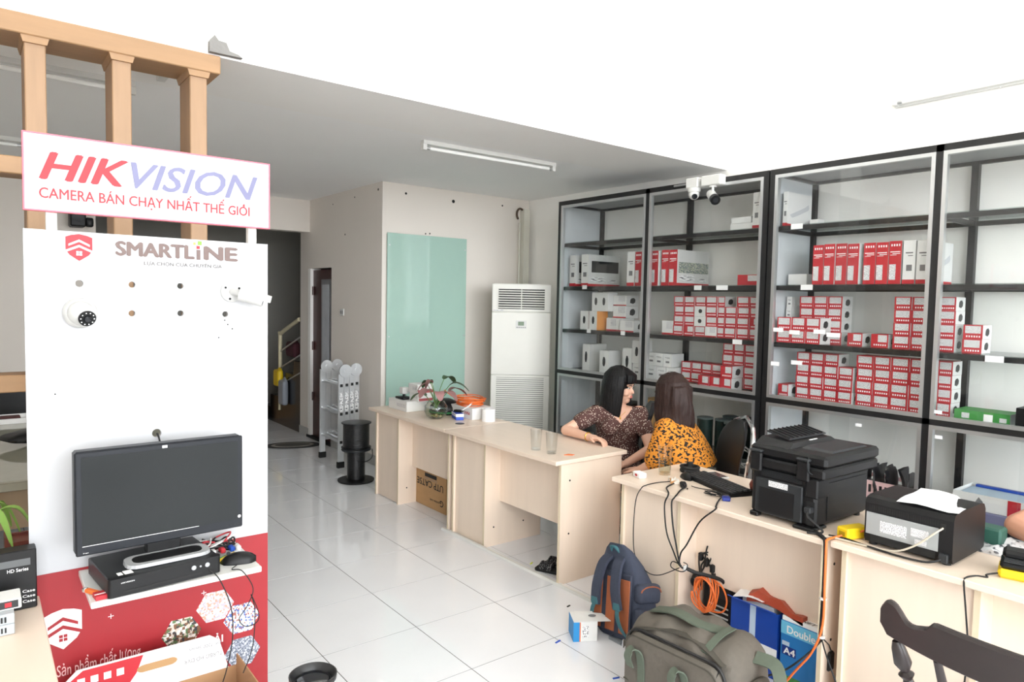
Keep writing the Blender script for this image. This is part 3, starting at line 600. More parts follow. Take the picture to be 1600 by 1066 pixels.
# ------------------------------------------------------------------ advertising stand
BY = 2.5
M_board = mat('white_board', (190, 191, 194), .4, var=.01)
M_hikred = mat('sign_red', (206, 36, 48), .5); M_hikgrey = mat('sign_lavender', (118, 118, 152), .5); M_pinkedge = mat('sign_edge', (238, 110, 128), .5)
st = thing('display_stand', (.48, BY, 0), 'white display stand with brand sign, logos and a red printed lower half', 'stand')
def panel_with_holes(name, w0, w1, z0, z1, holes, m, parent):
    cu = bpy.data.curves.new('p', 'CURVE'); cu.dimensions = '2D'; cu.fill_mode = 'BOTH'; cu.extrude = .009
    def poly(pts):
        s_ = cu.splines.new('POLY'); s_.points.add(len(pts)-1); s_.use_cyclic_u = True
        for q, p in zip(s_.points, pts): q.co = (p[0], p[1], 0, 1)
    poly([(w0, z0), (w1, z0), (w1, z1), (w0, z1)])
    for (x, z, r) in holes: poly([(x+r*math.cos(2*PI*k/20), z+r*math.sin(2*PI*k/20)) for k in range(20)])
    t = bpy.data.objects.new('p', cu); COL.objects.link(t); dg = bpy.context.evaluated_depsgraph_get(); dg.update(); me = bpy.data.meshes.new_from_object(t.evaluated_get(dg)); bpy.data.objects.remove(t)
    off = parent.location
    for q in me.vertices: q.co = Vector((q.co.x, BY+.0095-q.co.z, q.co.y))-off
    me.materials.clear(); me.materials.append(m); o = bpy.data.objects.new(name, me); COL.objects.link(o); o.parent = parent; return o
H = [(.262, 1.698, .011), (.406, 1.699, .010), (.549, 1.699, .010), (.405, 1.607, .010), (.549, 1.608, .010), (.692, 1.606, .010), (.474, 1.212, .014)]
panel_with_holes('panel', .123, .838, .02, 1.856, H, M_board, st)
def sb(nm, mb, m, par=st, smooth=False): return mb.build(nm, m, par, smooth, world=True)
redp = sb('red_print', MB().box(.1232, .8378, BY-.0012, BY, .03, .808), M_red)
for x in (.195, .79): sb('upright', MB().box(x-.014, x+.014, BY+.019, BY+.045, .0, 2.02), M_plastic_w)
sb('foot', MB().box(.15, .83, BY+.02, BY+.35, 0, .02), M_plastic_w)
sign = sb('sign_panel', MB().box(.128, .839, BY-.006, BY+.015, 1.914, 2.135), M_board)
e = .004; x0, x1, z0, z1 = .124, .843, 1.91, 2.139
for q in ((x0, x1, z0, z0+e), (x0, x1, z1-e, z1), (x0, x0+e, z0+e, z1-e), (x1-e, x1, z0+e, z1-e)): sb('sign_edge', MB().box(q[0], q[1], BY-.008, BY+.016, q[2], q[3]), M_pinkedge, sign)
U, V = (1, 0, 0), (0, 0, 1)
letters('lettering', 'HIK', .237, .083, (.163, BY-.0062, 2.004), U, V, M_hikred, sign, .03, .32)
letters('lettering', 'VISION', .395, .083, (.405, BY-.0062, 2.004), U, V, M_hikgrey, sign, .016, .3)
letters('lettering', 'CAMERA BÁN CHẠY NHẤT THẾ GIÓI', .61, .058, (.163, BY-.0062, 1.940), U, V, M_hikred, sign, .014)
sb('letter_horn', MB().prism([(0, 0), (.006, .004), (.006, .013), (.002, .013), (.002, .006)], (.7505, BY-.0062, 1.976), U, V, (0, -.0006, 0)), M_hikred, sign)
def shield(o, w_, h, m_bg, m_fg, par, nm='shield_logo'):
    ox, oz = o; P = lambda x, z: (ox+x*w_, oz+z*h)
    out = [(0, .88), (.2, .95), (.5, 1.0), (.8, .95), (1, .88), (1, .40), (.86, .22), (.5, 0), (.14, .22), (0, .40)]
    y = BY-.0014
    a = MB().prism([(x*w_, z*h) for x, z in out], (ox, y, oz), U, V, (0, -.0006, 0)).build(nm, m_bg, par, world=True)
    for pts in ([(.10, .62), (.5, .80), (.90, .62), (.90, .54), (.5, .71), (.10, .54)], [(.0, .40), (.5, .60), (1.0, .40), (1.0, .31), (.5, .51), (.0, .31)]):
        MB().prism([(x*w_, z*h) for x, z in pts], (ox, y-.0007, oz), U, V, (0, -.0005, 0)).build('chevron', m_fg, a, world=True)
    mb = MB()
    for (i_, j_) in ((0, 0), (1, 0), (0, 1), (1, 1)): mb.box(ox+(.39+.12*i_)*w_, ox+(.49+.12*i_)*w_, y-.0012, y-.0007, oz+(.20+.09*j_)*h, oz+(.275+.09*j_)*h)
    mb.build('window_print', m_fg, a, world=True)
shield((.228, 1.767), .070, .082, M_hikred, M_board, st)
shield((.155, .560), .100, .128, M_paper, M_red, st)
M_taupe = mat('taupe_print', (116, 98, 94), .6)
letters('lettering', 'SMARTL', .234, .047, (.360, BY-.001, 1.789), U, V, M_taupe, st, .05)
letters('lettering', 'NE', .112, .047, (.622, BY-.001, 1.789), U, V, M_taupe, st, .05)
sb('letter_stem', MB().box(.600, .612, BY-.0016, BY, 1.789, 1.822), M_taupe)
sb('letter_dot', MB().box(.600, .610, BY-.0016, BY, 1.825, 1.835), M_hikred); sb('letter_dot', MB().box(.604, .616, BY-.0016, BY, 1.838, 1.851), mat('dot_green', (130, 200, 70), .6)); sb('letter_dot', MB().box(.590, .597, BY-.0016, BY, 1.838, 1.846), mat('dot_orange', (240, 190, 90), .6))
letters('lettering', 'LỰA CHỌN CỦA CHUYÊN GIA', .24, .019, (.441, BY-.001, 1.760), U, V, mat('pale_taupe_print', (98, 92, 90), .6), st, .008)
letters('lettering', 'Sản phẩm chất lưọng', .232, .060, (.187, BY-.0014, .463), U, V, mat('pale_pink_print', (240, 200, 200), .6), redp, 0)
letters('lettering', 'GIẢI', .066, .036, (.614, BY-.0014, .445), U, V, M_paper, redp, .015)
hexes = [(.545, .513, [(60, 60, 62), (200, 190, 176), (120, 84, 60), (230, 226, 220), (90, 120, 80)]), (.655, .580, [(176, 170, 180), (208, 200, 206), (230, 226, 226), (190, 150, 130)]),
         (.745, .513, [(220, 225, 235), (70, 96, 160), (190, 200, 210), (150, 90, 80), (240, 240, 240)]), (.747, .388, [(150, 156, 170), (96, 104, 120), (200, 206, 214), (120, 126, 140)])]
for k, (x, z, cs) in enumerate(hexes):
    MB().prism([(.063*math.cos(PI/3*q), .060*math.sin(PI/3*q)) for q in range(6)], (x, BY-.0013, z), U, V, (0, -.0006, 0)).build('photo_hexagon', collage('hex_photo_%d' % k, cs, 120+30*k), redp, world=True)
letters('lettering', 'Công nghiệp', .075, .018, (.71, BY-.0022, .462), U, V, M_paper, redp, .012)
for (x, z) in ((.335, .630), (.617, .637)):
    sb('plus_mark', MB().box(x-.008, x+.008, BY-.0018, BY-.0012, z-.001, z+.001).box(x-.001, x+.001, BY-.0018, BY-.0012, z-.008, z+.008), M_paper, redp)
shf = sb('shelf', MB().cbox(.248, .722, 2.21, BY, .782, .80, .002), M_plastic_w)
for (x, z) in ((.222, 1.60), (.195, 1.36), (.715, 1.555), (.69, 1.585), (.70, 1.57), (.67, 1.525)): sb('screw_hole', MB().cyl((x, BY-.0008, z), (x, BY+.002, z), .0025, n=8), M_rubber)
# dome camera and bullet camera mounted on the stand
M_lens = mat('lens_glass', (16, 18, 24), .08, spec=.8)
M_plastic_w0 = M_plastic_w; M_plastic_w = mat('camera_white', (192, 192, 190), .35, var=.02)
dc = thing('dome_camera', (.262, BY, 1.608), 'white dome camera mounted low on the display stand', 'camera')
Rf = Matrix.Rotation(PI/2, 3, 'X')     # +z -> -y
MB().lathe([(.046, 0), (.046, .022), (.040, .034), (.036, .036)], R=Rf, n=28).build('base', M_plastic_w, dc, True)
MB().ell((0, -.036, 0), (.037, .037, .037)).build('ball', M_plastic_w, dc, True)
Rl = Euler((PI/2+.35, 0, .25)).to_matrix(); cc = Vector((.004, -.040, -.004))
MB().lathe([(.024, .030), (.024, .036), (.014, .0355)], cc, R=Rl).build('lens_ring', M_plastic_k, dc, True)
MB().lathe([(.011, .035), (.009, .040), (.004, .041)], cc, R=Rl, n=16).build('lens', M_lens, dc, True)
for k in range(10):
    a = 2*PI*k/10; MB().lathe([(.002, .0362), (.002, .0368)], cc+Rl @ Vector((.0185*math.cos(a), .0185*math.sin(a), 0)), n=6, R=Rl).build('infrared_lamp', M_paper, dc)
bc = thing('bullet_camera', (.712, BY, 1.684), 'white bullet camera on a swivel arm at the right of the stand', 'camera')
MB().lathe([(.036, 0), (.036, .008), (.030, .013), (.012, .014)], R=Rf, n=28).build('base', M_plastic_w, bc, True)
for a in (.5, 2.6, 4.4): MB().cyl((.026*math.cos(a), -.0125, .026*math.sin(a)), (.026*math.cos(a), -.0145, .026*math.sin(a)), .004, n=8).build('screw', M_rubber, bc)
MB().tube([(0, -.012, 0), (.008, -.035, -.002), (.02, -.05, -.008)], .012, 12).build('arm', M_plastic_w, bc, True)
MB().cyl((.012, -.048, -.008), (.085, -.075, -.030), .021, n=24).build('barrel', M_plastic_w, bc, True)
MB().cyl((.085, -.0751, -.0301), (.0865, -.0756, -.0306), .017, n=20).build('lens', M_lens, bc, True)
vz = MB()
ax = (Vector((.085, -.075, -.030))-Vector((.012, -.048, -.008))).normalized(); sd = ax.cross(Vector((0, 0, 1))).normalized(); up = sd.cross(ax)
def arcs(t): return [Vector((.012, -.048, -.008))+ax*t+(sd*math.cos(a)+up*math.sin(a))*.0245 for a in [PI*k/10 for k in range(11)]]+[Vector((.012, -.048, -.008))+ax*t+(sd*math.cos(a)+up*math.sin(a))*.023 for a in [PI*k/10 for k in range(10, -1, -1)]]
MB().ring([arcs(.02), arcs(.105)]).build('sunshield', M_plastic_w, bc, True)
M_plastic_w = M_plastic_w0
# monitor, recorder and clutter on the stand's shelf
mo = thing('monitor', (.462, 2.345, .856), 'black flat monitor standing on the dark recorder', 'monitor', rz=.035)
M_navy = mat('monitor_shell', (26, 29, 35), .4, var=.05, spec=.3)
def mp(nm, mb, m, par=mo, s_=False): return mb.build(nm, m, par, s_)
mp('casing', MB().cbox(-.238, .238, -.008, .04, .045, .352, .007), M_navy)
mp('bezel', MB().cbox(-.238, .238, -.016, -.008, .045, .352, .005), M_navy)
mp('screen', MB().box(-.222, .222, -.0168, -.016, .073, .336), mat('screen_off', (30, 33, 34), .3, var=.1, scale=4, spec=.25))
mp('logo_plate', MB().box(-.006, .008, -.0172, -.016, .339, .347), M_paper); letters('lettering', 'hp', .009, .006, (-.0035, -.0174, .340), U, V, M_darkprint, mo, 0, world=False)
letters('lettering', 'hp', .014, .003, (-.220, -.0166, .052), U, V, M_paper, mo, .01, world=False)
mp('sticker', MB().lathe([(.005, 0), (.005, .0006)], (.227, -.016, .082), R=Rf, n=14), M_paper)
mp('sticker', MB().box(-.222, .10, -.0172, -.0165, .0725, .0738), M_paper)
for k in range(4): mp('button', MB().box(.185+.012*k, .192+.012*k, -.0172, -.016, .056, .0585), M_plastic_dk)
mp('neck', MB().cbox(-.05, .05, .0, .03, .01, .12, .004), M_plastic_k)
ring_ = MB(); pts_o = []; rr = .045
def rrect(w_, d, r, z, n=5):
    out = []
    for (cx, cy, a0) in ((w_-r, d-r, 0), (-w_+r, d-r, PI/2), (-w_+r, -d+r, PI), (w_-r, -d+r, 1.5*PI)):
        for k in range(n): a = a0+PI/2*k/(n-1); out.append(Vector((cx+r*math.cos(a), cy+r*math.sin(a), z)))
    return out
mp('base', MB().ring([rrect(.12, .05, .035, .002), rrect(.118, .048, .033, .012)]), mat('silver_plastic', (168, 170, 172), .35)).location = (0, -.045, 0)
mp('base_inlay', MB().ring([rrect(.098, .030, .024, .0121), rrect(.098, .030, .024, .0135)]), M_plastic_k).location = (0, -.045, 0)
dv = thing('recorder', (.435, 2.325, .8005), 'dark video recorder under the monitor on the stand', 'recorder', rz=.10)
def dp(nm, mb, m): return mb.build(nm, m, dv)
dp('case', MB().cbox(-.155, .155, -.09, .13, .004, .055, .003), M_plastic_dk)
dp('front', MB().ring([rrect(.157, .012, .010, .003), rrect(.157, .012, .010, .056)]), M_plastic_k).location = (0, -.098, 0)
for (x, r) in ((.075, .007), (.095, .003), (.115, .007)): dp('button', MB().lathe([(r, 0), (r, .002)], (x, -.110, .036), R=Rf, n=14), mat('silver_plastic', (168, 170, 172)))
letters('lettering', 'HIKVISION', .035, .004, (-.125, -.1103, .040), U, V, M_paper, dv, .01, world=False)
dp('slot', MB().box(-.12, .10, -.1106, -.110, .012, .018), M_rubber)
dp('sticker', MB().box(-.125, -.112, -.085, -.06, .0552, .0558), M_paper); dp('sticker', MB().box(-.108, -.085, -.088, -.055, .0552, .0560), M_paper)
ms = thing('mouse', (.672, 2.29, .8005), 'black computer mouse on the stand shelf', 'mouse', rz=1.2)
def mouse_mesh(l=.055, w_=.03, h=.034):
    rings = []
    for j in range(9):
        t = -1+2*j/8; ww = w_*math.sqrt(max(.02, 1-t**4))*(.92+.08*t); hh = h*math.sqrt(max(.02, 1-(t*.95+.1)**2))
        rings.append([Vector((ww*math.cos(a), l*t, max(0, hh*math.sin(a)))) for a in [PI*k/10 for k in range(11)]])
    return MB().ring(rings)
mouse_mesh().build('shell', M_plastic_k, ms, True); MB().cyl((-.003, .03, .0305), (.003, .03, .0305), .006, n=12).build('wheel', M_plastic_dk, ms)
cable('cord', [(.655, 2.25, .806), (.635, 2.23, .803), (.66, 2.207, .80), (.69, 2.196, .74), (.67, 2.19, .69), (.645, 2.19, .655), (.665, 2.19, .625), (.70, 2.19, .63), (.705, 2.19, .66), (.685, 2.20, .72), (.70, 2.21, .66), (.69, 2.2, .55), (.66, 2.2, .47)], .0016, M_rubber, '', parent=ms)
cable('cord', [(.565, 2.22, .822), (.59, 2.20, .79), (.62, 2.19, .70), (.625, 2.19, .6), (.61, 2.2, .50), (.595, 2.21, .44)], .0018, M_rubber, '', parent=dv)
for k, (m, lab, a) in enumerate(((mat('green_pen', (30, 140, 70), .4), 'green marker pen lying behind the mouse', .55), (M_yellow, 'yellow marker pen lying behind the mouse', .62))):
    t = thing('marker_pen', (.625+.03*k, 2.33+.012*k, .8065), lab, 'pen', rz=a, group='marker pens'); MB().cyl((-.05, 0, 0), (.03, 0, 0), .006, n=10).build('barrel', m, t, True); MB().cyl((.03, 0, 0), (.055, 0, 0), .0066, n=10).build('cap', mat('white_plastic', 0), t, True)
t = thing('cable_tangle', (.645, 2.42, .8005), 'tangle of black, white and red leads behind the monitor', 'cable')
rnd = random.Random(3)
for k in range(9):
    pts = [(rnd.uniform(-.09, .06), rnd.uniform(-.05, .05), rnd.uniform(.005, .05)) for q in range(5)]
    MB().tube(spline(pts, 5), .003, 5).build('lead', (M_rubber, M_plastic_w, M_rubber, M_redbox)[k % 4], t, True)
for k, (x, m) in enumerate(((-.03, M_plastic_w), (.0, M_redbox), (.03, M_blue), (.05, M_plastic_w))): MB().cbox(x-.008, x+.008, -.06, -.025, .012, .028, .003).build('plug', m, t)
t = thing('wall_adaptor', (.335, 2.44, .8005), 'black adaptor block behind the left of the monitor', 'adaptor'); MB().cbox(-.05, .04, -.02, .02, 0, .03, .004).build('block', M_plastic_k, t)
t = thing('lighter', (.262, 2.275, .8005), 'orange lighter on the left of the stand shelf', 'lighter', rz=.5); MB().cbox(-.008, .008, -.025, .03, 0, .012, .003).build('body', M_orange, t); MB().cbox(-.007, .007, .03, .042, 0, .012, .002).build('cap', M_chrome, t)
t = thing('matchbox', (.273, 2.238, .8005), 'small red and white packet on the stand shelf corner', 'packet', rz=.1); MB().box(-.014, .014, -.02, .02, 0, .012).build('packet', M_redbox, t); MB().box(-.0142, .0142, -.006, 0, .0121, .0125).build('stripe', M_paper, t)
MB().tube([(.474, BY-.002, 1.212), (.478, BY-.01, 1.20), (.474, 2.44, 1.18), (.47, 2.41, 1.12)], .003, 6).build('cord', M_rubber, mo, True, world=True)
# open carton in front of the stand
oc = thing('open_carton', (.43, 2.28, 0), 'open red and white recorder carton with a handle flap before the stand', 'box')
def op(nm, mb, m, par=oc): return mb.build(nm, m, par, world=True)
cx0, cx1, cy0, cy1 = .20, .70, 2.16, 2.40
M_cardin = mat('carton_inside', (176, 138, 100), .85)
op('back_wall', MB().box(cx0, cx1, cy1-.004, cy1, 0, .40), M_cardin); op('front_wall', MB().box(cx0, cx1, cy0, cy0+.004, 0, .40), M_redbox)
op('side_wall', MB().box(cx0, cx0+.004, cy0+.004, cy1-.004, 0, .40), M_redbox); op('side_wall', MB().box(cx1-.004, cx1, cy0+.004, cy1-.004, 0, .44), M_cardin); op('bottom', MB().box(cx0+.004, cx1-.004, cy0+.004, cy1-.004, .002, .006), M_cardin)
fl = op('handle_flap', MB().prism([(.0, 0), (.5, 0), (.47, .105), (.44, .128), (.06, .128), (.02, .09)], (cx0-.03, cy1-.003, .40), U, V, (0, .004, 0)), M_paper)
op('red_corner', MB().prism([(.02, .03), (.19, .03), (.22, .07), (.24, .123), (.075, .123), (.03, .09)], (cx0-.03, cy1-.0035, .40), U, V, (0, -.0006, 0)), M_redbox, fl)
for k in range(4): op('icon', MB().box(cx0+.03+k*.035, cx0+.05+k*.035, cy1-.0052, cy1-.0042, .478, .500), M_paper, fl)
hp = [(.035*math.cos(a)*(1 if abs(math.cos(a)) < 2 else 1)+(.06 if math.cos(a) > 0 else -.06)*1, .012*math.sin(a)) for a in [2*PI*k/24+.01 for k in range(24)]]
op('handle_hole', MB().prism([(p[0]*.62, p[1]) for p in hp], (.45, cy1-.0042, .478), U, V, (0, -.0006, 0)), M_card, fl)
letters('lettering', 'TURBO HD DVR', .12, .014, (.53, cy1-.0036, .452), U, V, mat('grey_print', (120, 120, 122)), fl, 0, flip=True)
letters('lettering', 'DS-7200 Series', .10, .012, (.545, cy1-.0036, .490), U, V, mat('grey_print', (120, 120, 122)), fl, 0, flip=True)
letters('lettering', 'HIK', .05, .02, (.26, cy1-.0036, .43), U, V, M_redbox, fl, .02, .2)

# ------------------------------------------------------------------ left foreground table
lt = thing('side_table', (-.2, 2.1, 0), 'pale wooden table at the lower left corner', 'table')
MB().cbox(-.55, .145, 1.55, 2.49, .725, .75, .003).build('table_top', M_lamtop, lt, world=True)
for (x, y) in ((-.5, 1.62), (.09, 1.62), (-.5, 2.42), (.09, 2.42)): MB().box(x-.02, x+.02, y-.02, y+.02, 0, .725).build('leg', M_lam, lt, world=True)
k1 = MB().cbox(-.16, .135, 2.40, 2.455, .751, .925, .003).build('storage_carton', M_plastic_k, None, label='black upright carton with white print at the left edge', cat='box')
letters('lettering', 'HD Series', .05, .010, (.065, 2.3993, .865), U, V, M_paper, k1, .01)
for z in (.80, .785, .77): letters('lettering', 'Case', .03, .008, (.10, 2.3993, z), U, V, M_paper, k1, .01)
MB().box(.03, .12, 2.3995, 2.4, .88, .90).build('grey_print', mat('dim_print', (90, 92, 94), .6), k1, world=True)
for k in range(2):
    q = MB().cbox(-.10, .075, 2.24+.003*k, 2.36, .751+.028*k, .779+.028*k, .002).build('card_carton', mat('grey_carton', (176, 182, 186), .4), None, label=('lower', 'upper')[k]+' of two flat grey cartons before the black carton', cat='box')
    MB().box(.045, .049, 2.2392, 2.24+.003*k, .758+.028*k, .772+.028*k).box(.053, .057, 2.2392, 2.24+.003*k, .758+.028*k, .772+.028*k).build('print', M_darkprint, q, world=True)
q = MB().cbox(-.10, .092, 2.27, 2.35, .8075, .835, .002).build('card_carton', M_whitebox, None, label='small white carton with a dark picture on the two grey ones', cat='box')
MB().box(.02, .085, 2.2688, 2.27, .812, .832).build('picture', mat('dark_photo', (40, 42, 44)), q, world=True); MB().box(.055, .07, 2.268, 2.2689, .816, .828).build('picture_patch', M_redbox, q, world=True)
# potted plant behind it
pl = thing('potted_plant', (-.02, 2.75, .74), 'green strap-leaved plant at the left edge behind the black carton', 'plant')
MB().lathe([(.05, 0), (.065, .09), (.058, .09), (.05, .08)], n=20).build('pot', mat('brown_pot', (120, 60, 48), .5), pl, True)
def leaf(path, w_, nm, m, par, fold=.3, n=6):
    pts = spline(path, n); rings = []; N = len(pts)
    for i_, p in enumerate(pts):
        t = i_/(N-1); ww = w_*math.sin(PI*min(.98, .08+t*.9))**.7; d = (pts[min(i_+1, N-1)]-pts[max(i_-1, 0)]).normalized(); s_ = d.cross(Vector((0, 0, 1)))
        if s_.length < .01: s_ = Vector((1, 0, 0))
        s_.normalize(); u_ = s_.cross(d)
        rings.append([p-s_*ww+u_*ww*fold, p, p+s_*ww+u_*ww*fold, p-u_*.002])
    return MB().ring(rings).build(nm, m, par, True)
for k in range(9):
    a = -1.4+k*.55; L_ = .12+.02*(k % 3)
    leaf([(0, 0, .08), (.35*L_*math.cos(a), .35*L_*math.sin(a), .20+.02*(k % 2)), (.8*L_*math.cos(a), .8*L_*math.sin(a), .23), (1.15*L_*math.cos(a), 1.15*L_*math.sin(a), .13)], .016, 'leaf', mat('bright_leaf', (128, 164, 76), .45, var=.2), pl)
MB().cbox(-.25, .35, 2.62, 2.95, .60, .735, .004).build('low_bench', mat('dark_red_wood', 0), None, label='dark reddish wooden stand under the plant at left', cat='stand')
t = thing('wooden_rack', (.13, 2.78, .7355), 'small dark red wooden rack beside the plant', 'rack')
MB().box(-.06, .08, .05, .06, 0, .12).build('back', mat('red_brown_wood', (110, 52, 40), .4), t)
for z in (.02, .06, .10): MB().box(-.06, .08, -.03, .05, z, z+.012).build('shelf', mat('red_brown_wood', 0), t)
for x in (-.06, .01, .07): MB().box(x, x+.01, -.035, .05, 0, .13).build('divider', mat('red_brown_wood', 0), t)
# desk behind the post screen with its things
fd = thing('office_desk', (.2, 4.6, 0), 'dark desk with a glass top behind the post screen', 'desk')
MB().cbox(-1.3, 1.0, 4.09, 6.3, .70, .742, .003).build('desk_top', mat('khaki_top', (150, 146, 128), .25), fd, world=True)
MB().box(-1.3, 1.0, 4.09, 6.3, .743, .75).build('glass_top', mat('khaki_glass', (166, 164, 148), .04, spec=.7), fd, world=True)
MB().box(-1.25, .95, 4.14, 4.16, .50, .70).build('front_panel', mat('tan_panel', (150, 128, 100), .5), fd, world=True)
for x in (-1.2, .9):
    for y in (4.2, 6.2): MB().box(x-.03, x+.03, y-.03, y+.03, 0, .70).build('leg', M_plastic_k, fd, world=True)
t = thing('desk_phone', (.235, 5.0, .751), 'black rounded device on the glass-topped desk at left', 'device', rz=.4)
MB().rbox((0, 0, .055), (.12, .09, .055), .05, 16, 10, shape=lambda k: Vector((k.x, k.y, k.z*(.65+.35*k.x/.12)))).build('body', M_plastic_k, t, True); MB().rbox((-.06, -.07, .05), (.025, .02, .01), .009).build('button', M_plastic_dk, t, True)
t = thing('paper_tray', (.20, 6.0, .751), 'white tray with dark things on the desk at left', 'tray'); MB().box(-.10, .12, -.12, .12, 0, .008).build('tray_floor', M_paper, t)
for q in ((-.10, -.095, -.12, .12), (.115, .12, -.12, .12), (-.095, .115, -.12, -.115), (-.095, .115, .115, .12)): MB().box(q[0], q[1], q[2], q[3], .008, .035).build('rim', M_paper, t)
MB().rbox((.0, 0, .024), (.06, .05, .015), .012).build('dark_pad', mat('maroon_pad', (80, 40, 40), .6), t, True)
MB().cbox(-.2, .5, 6.5, 6.7, .0, .95, .02).build('office_cabinet', M_plastic_k, None, label='dark cabinet beyond the desk at the far left', cat='cabinet')
# monitor seen between sign and board
t = thing('wall_speaker', (.82, 7.86, 2.30), 'black wall speaker seen through the gap under the sign', 'speaker'); MB().cbox(-.07, .06, -.09, .098, 0, .26, .012).build('box', M_plastic_k, t); MB().rbox((.09, -.03, .05), (.035, .04, .045), .02).build('bracket', M_plastic_k, t, True); MB().lathe([(.045, 0), (.045, .004), (.02, .001)], (-.005, -.09, .09), R=Rf).build('cone', M_plastic_dk, t, True)

# ------------------------------------------------------------------ ceiling and wall fittings
def tube_lamp(name, p0, p1, nrm, label):
    t = thing(name, p0, label, 'lamp'); d = Vector(p1)-Vector(p0); L_ = d.length; d.normalize(); n = Vector(nrm); s_ = d.cross(n)
    mb = MB(); o = Vector((0, 0, 0))
    def B(a0, a1, s0, s1, n0, n1): return MB().add([d*a+s_*b+n*c for (a, b, c) in ((a0, s0, n0), (a1, s0, n0), (a1, s1, n0), (a0, s1, n0), (a0, s0, n1), (a1, s0, n1), (a1, s1, n1), (a0, s1, n1))], UC.f)
    B(0, L_, -.022, .022, 0, .028).build('housing', M_plastic_w, t)
    for a in (0, L_-.03): B(a, a+.03, -.016, .016, .028, .068).build('end_cap', M_plastic_w, t)
    MB().cyl(d*.03+n*.052, d*(L_-.03)+n*.052, .013, n=14).build('tube', mat('lamp_tube', (248, 248, 246), .25, var=.01), t, True)
    for a in (.031, L_-.06): MB().cyl(d*a+n*.052, d*(a+.03)+n*.052, .0134, n=14).build('tube_cap', M_alu, t, True)
    MB().cyl(s_*.0222+d*L_*.5+n*.014, s_*.0245+d*L_*.5+n*.014, .012, n=14).build('starter', M_chrome, t)
    return t
tube_lamp('tube_lamp', (2.56, 4.36, HC), (3.79, 4.33, HC), (0, 0, -1), 'unlit tube lamp on the ceiling above the desks')
tube_lamp('tube_lamp', (-.53, 4.22, HC), (.72, 4.27, HC), (0, 0, -1), 'tube lamp on the ceiling behind the wooden posts')
tube_lamp('tube_lamp', (-.9, 6.4, HC), (.35, 6.4, HC), (0, 0, -1), 'tube lamp at the far left, partly hidden by a post')
tube_lamp('tube_lamp', (XW, 2.19, 3.06), (XW, .97, 3.06), (-1, 0, 0), 'long white tube lamp high on the right wall')
MB().box(.78, .82, 3.93, 4.05, HC-.03, HC-.0085).build('ceiling_clip', M_plastic_w, None, label='small white clip under the ceiling edge beside the third post', cat='clip')
# cameras on the cabinet's top rail
def cctv(y, kind, label):
    t = thing('security_camera', (XS-.04, y, 2.56), label, 'camera')
    w_ = .055 if kind == 'dome' else .085
    MB().cbox(-.035, .039, -w_, w_, .0, .075, .006).build('junction_box', M_plastic_w, t)
    if kind == 'dome':
        MB().lathe([(.045, -.03), (.05, -.012), (.05, 0)], n=24).build('base', M_plastic_w, t, True); MB().ell((0, 0, -.045), (.042, .042, .042)).build('ball', M_plastic_w, t, True)
        Rl_ = Euler((PI/2+.6, 0, -.75)).to_matrix(); MB().lathe([(.022, .036), (.020, .0435), (.010, .0435)], (0, 0, -.045), R=Rl_).build('lens', M_lens, t, True)
    else:
        MB().lathe([(.026, -.012), (.026, 0)], n=20).build('base', M_plastic_w, t, True); MB().cyl((0, 0, -.012), (0, 0, -.055), .010).build('arm', M_plastic_w, t, True)
        a = Vector((.02, .03, -.055)); b = Vector((-.05, -.06, -.115)); MB().cyl(a, b, .034, n=24).build('barrel', M_plastic_w, t, True)
        d_ = (b-a).normalized(); MB().cyl(b-d_*.03, b+d_*.012, .036, .036, n=24).build('hood', M_plastic_k, t, True); MB().cyl(b+d_*.0122, b+d_*.014, .02, n=16).build('lens', M_lens, t, True)
    return t
cctv(3.36, 'dome', 'white dome camera on a box at the cabinet top'); cctv(3.19, 'bullet', 'white bullet camera with black face hanging from the cabinet top')
MB().cyl((XS-.03, 3.42, 2.60), (XS-.03, 3.56, 2.60), .008, n=8).build('conduit', M_alu, None, label='short conduit left of the dome camera on the cabinet', cat='conduit')
# green glass board
gb_ = thing('glass_board', (3.67, 6.115, .3), 'tall pale green glass board on the back wall', 'board')
MB().cbox(3.207, 4.137, 6.10, 6.112, .30, 2.318, .002).build('pane', mat('green_back_painted_glass', (164, 194, 182), .06, spec=.6, var=.02), gb_, world=True)
for x in (3.215, 4.13):
    for z in (.42, 1.3, 2.2): MB().cyl((x+(.015 if x < 3.5 else -.015), 6.098, z), (x+(.015 if x < 3.5 else -.015), 6.128, z), .008, n=10).build('stud', M_alu, gb_, world=True)
# pipe in the corner
pp = thing('drain_pipe', (4.9, 6.07, 0), 'pale pipe cover rising in the corner behind the air conditioner', 'pipe')
MB().box(4.87, 4.95, 6.05, 6.13, 1.6, 2.70).build('cover', mat('pipe_cover', (214, 212, 200), .5), pp, world=True); MB().tube([(4.845, 6.10, 1.7), (4.845, 6.10, 2.55)], .012, 10).build('thin_pipe', mat('pipe_cover', 0), pp, True, world=True)
MB().tube([(4.84+.05*math.cos(a), 6.085, 2.64+.065*math.sin(a)) for a in [PI*k/10 for k in range(3, 14)]], .012, 8).build('foam_collar', mat('brown_foam', (90, 74, 62), .9), pp, True, world=True)
# switch on the door wall
sw = thing('light_switch', (XD, 7.03, 1.48), 'white light switch plate on the shaded wall by the door', 'switch'); MB().cbox(-.012, 0, -.045, .045, 0, .075, .003).build('plate', M_plastic_w, sw)
for y in (-.02, .02): MB().box(-.016, -.012, y-.01, y+.01, .02, .055).build('rocker', mat('grey_frame', 0), sw)
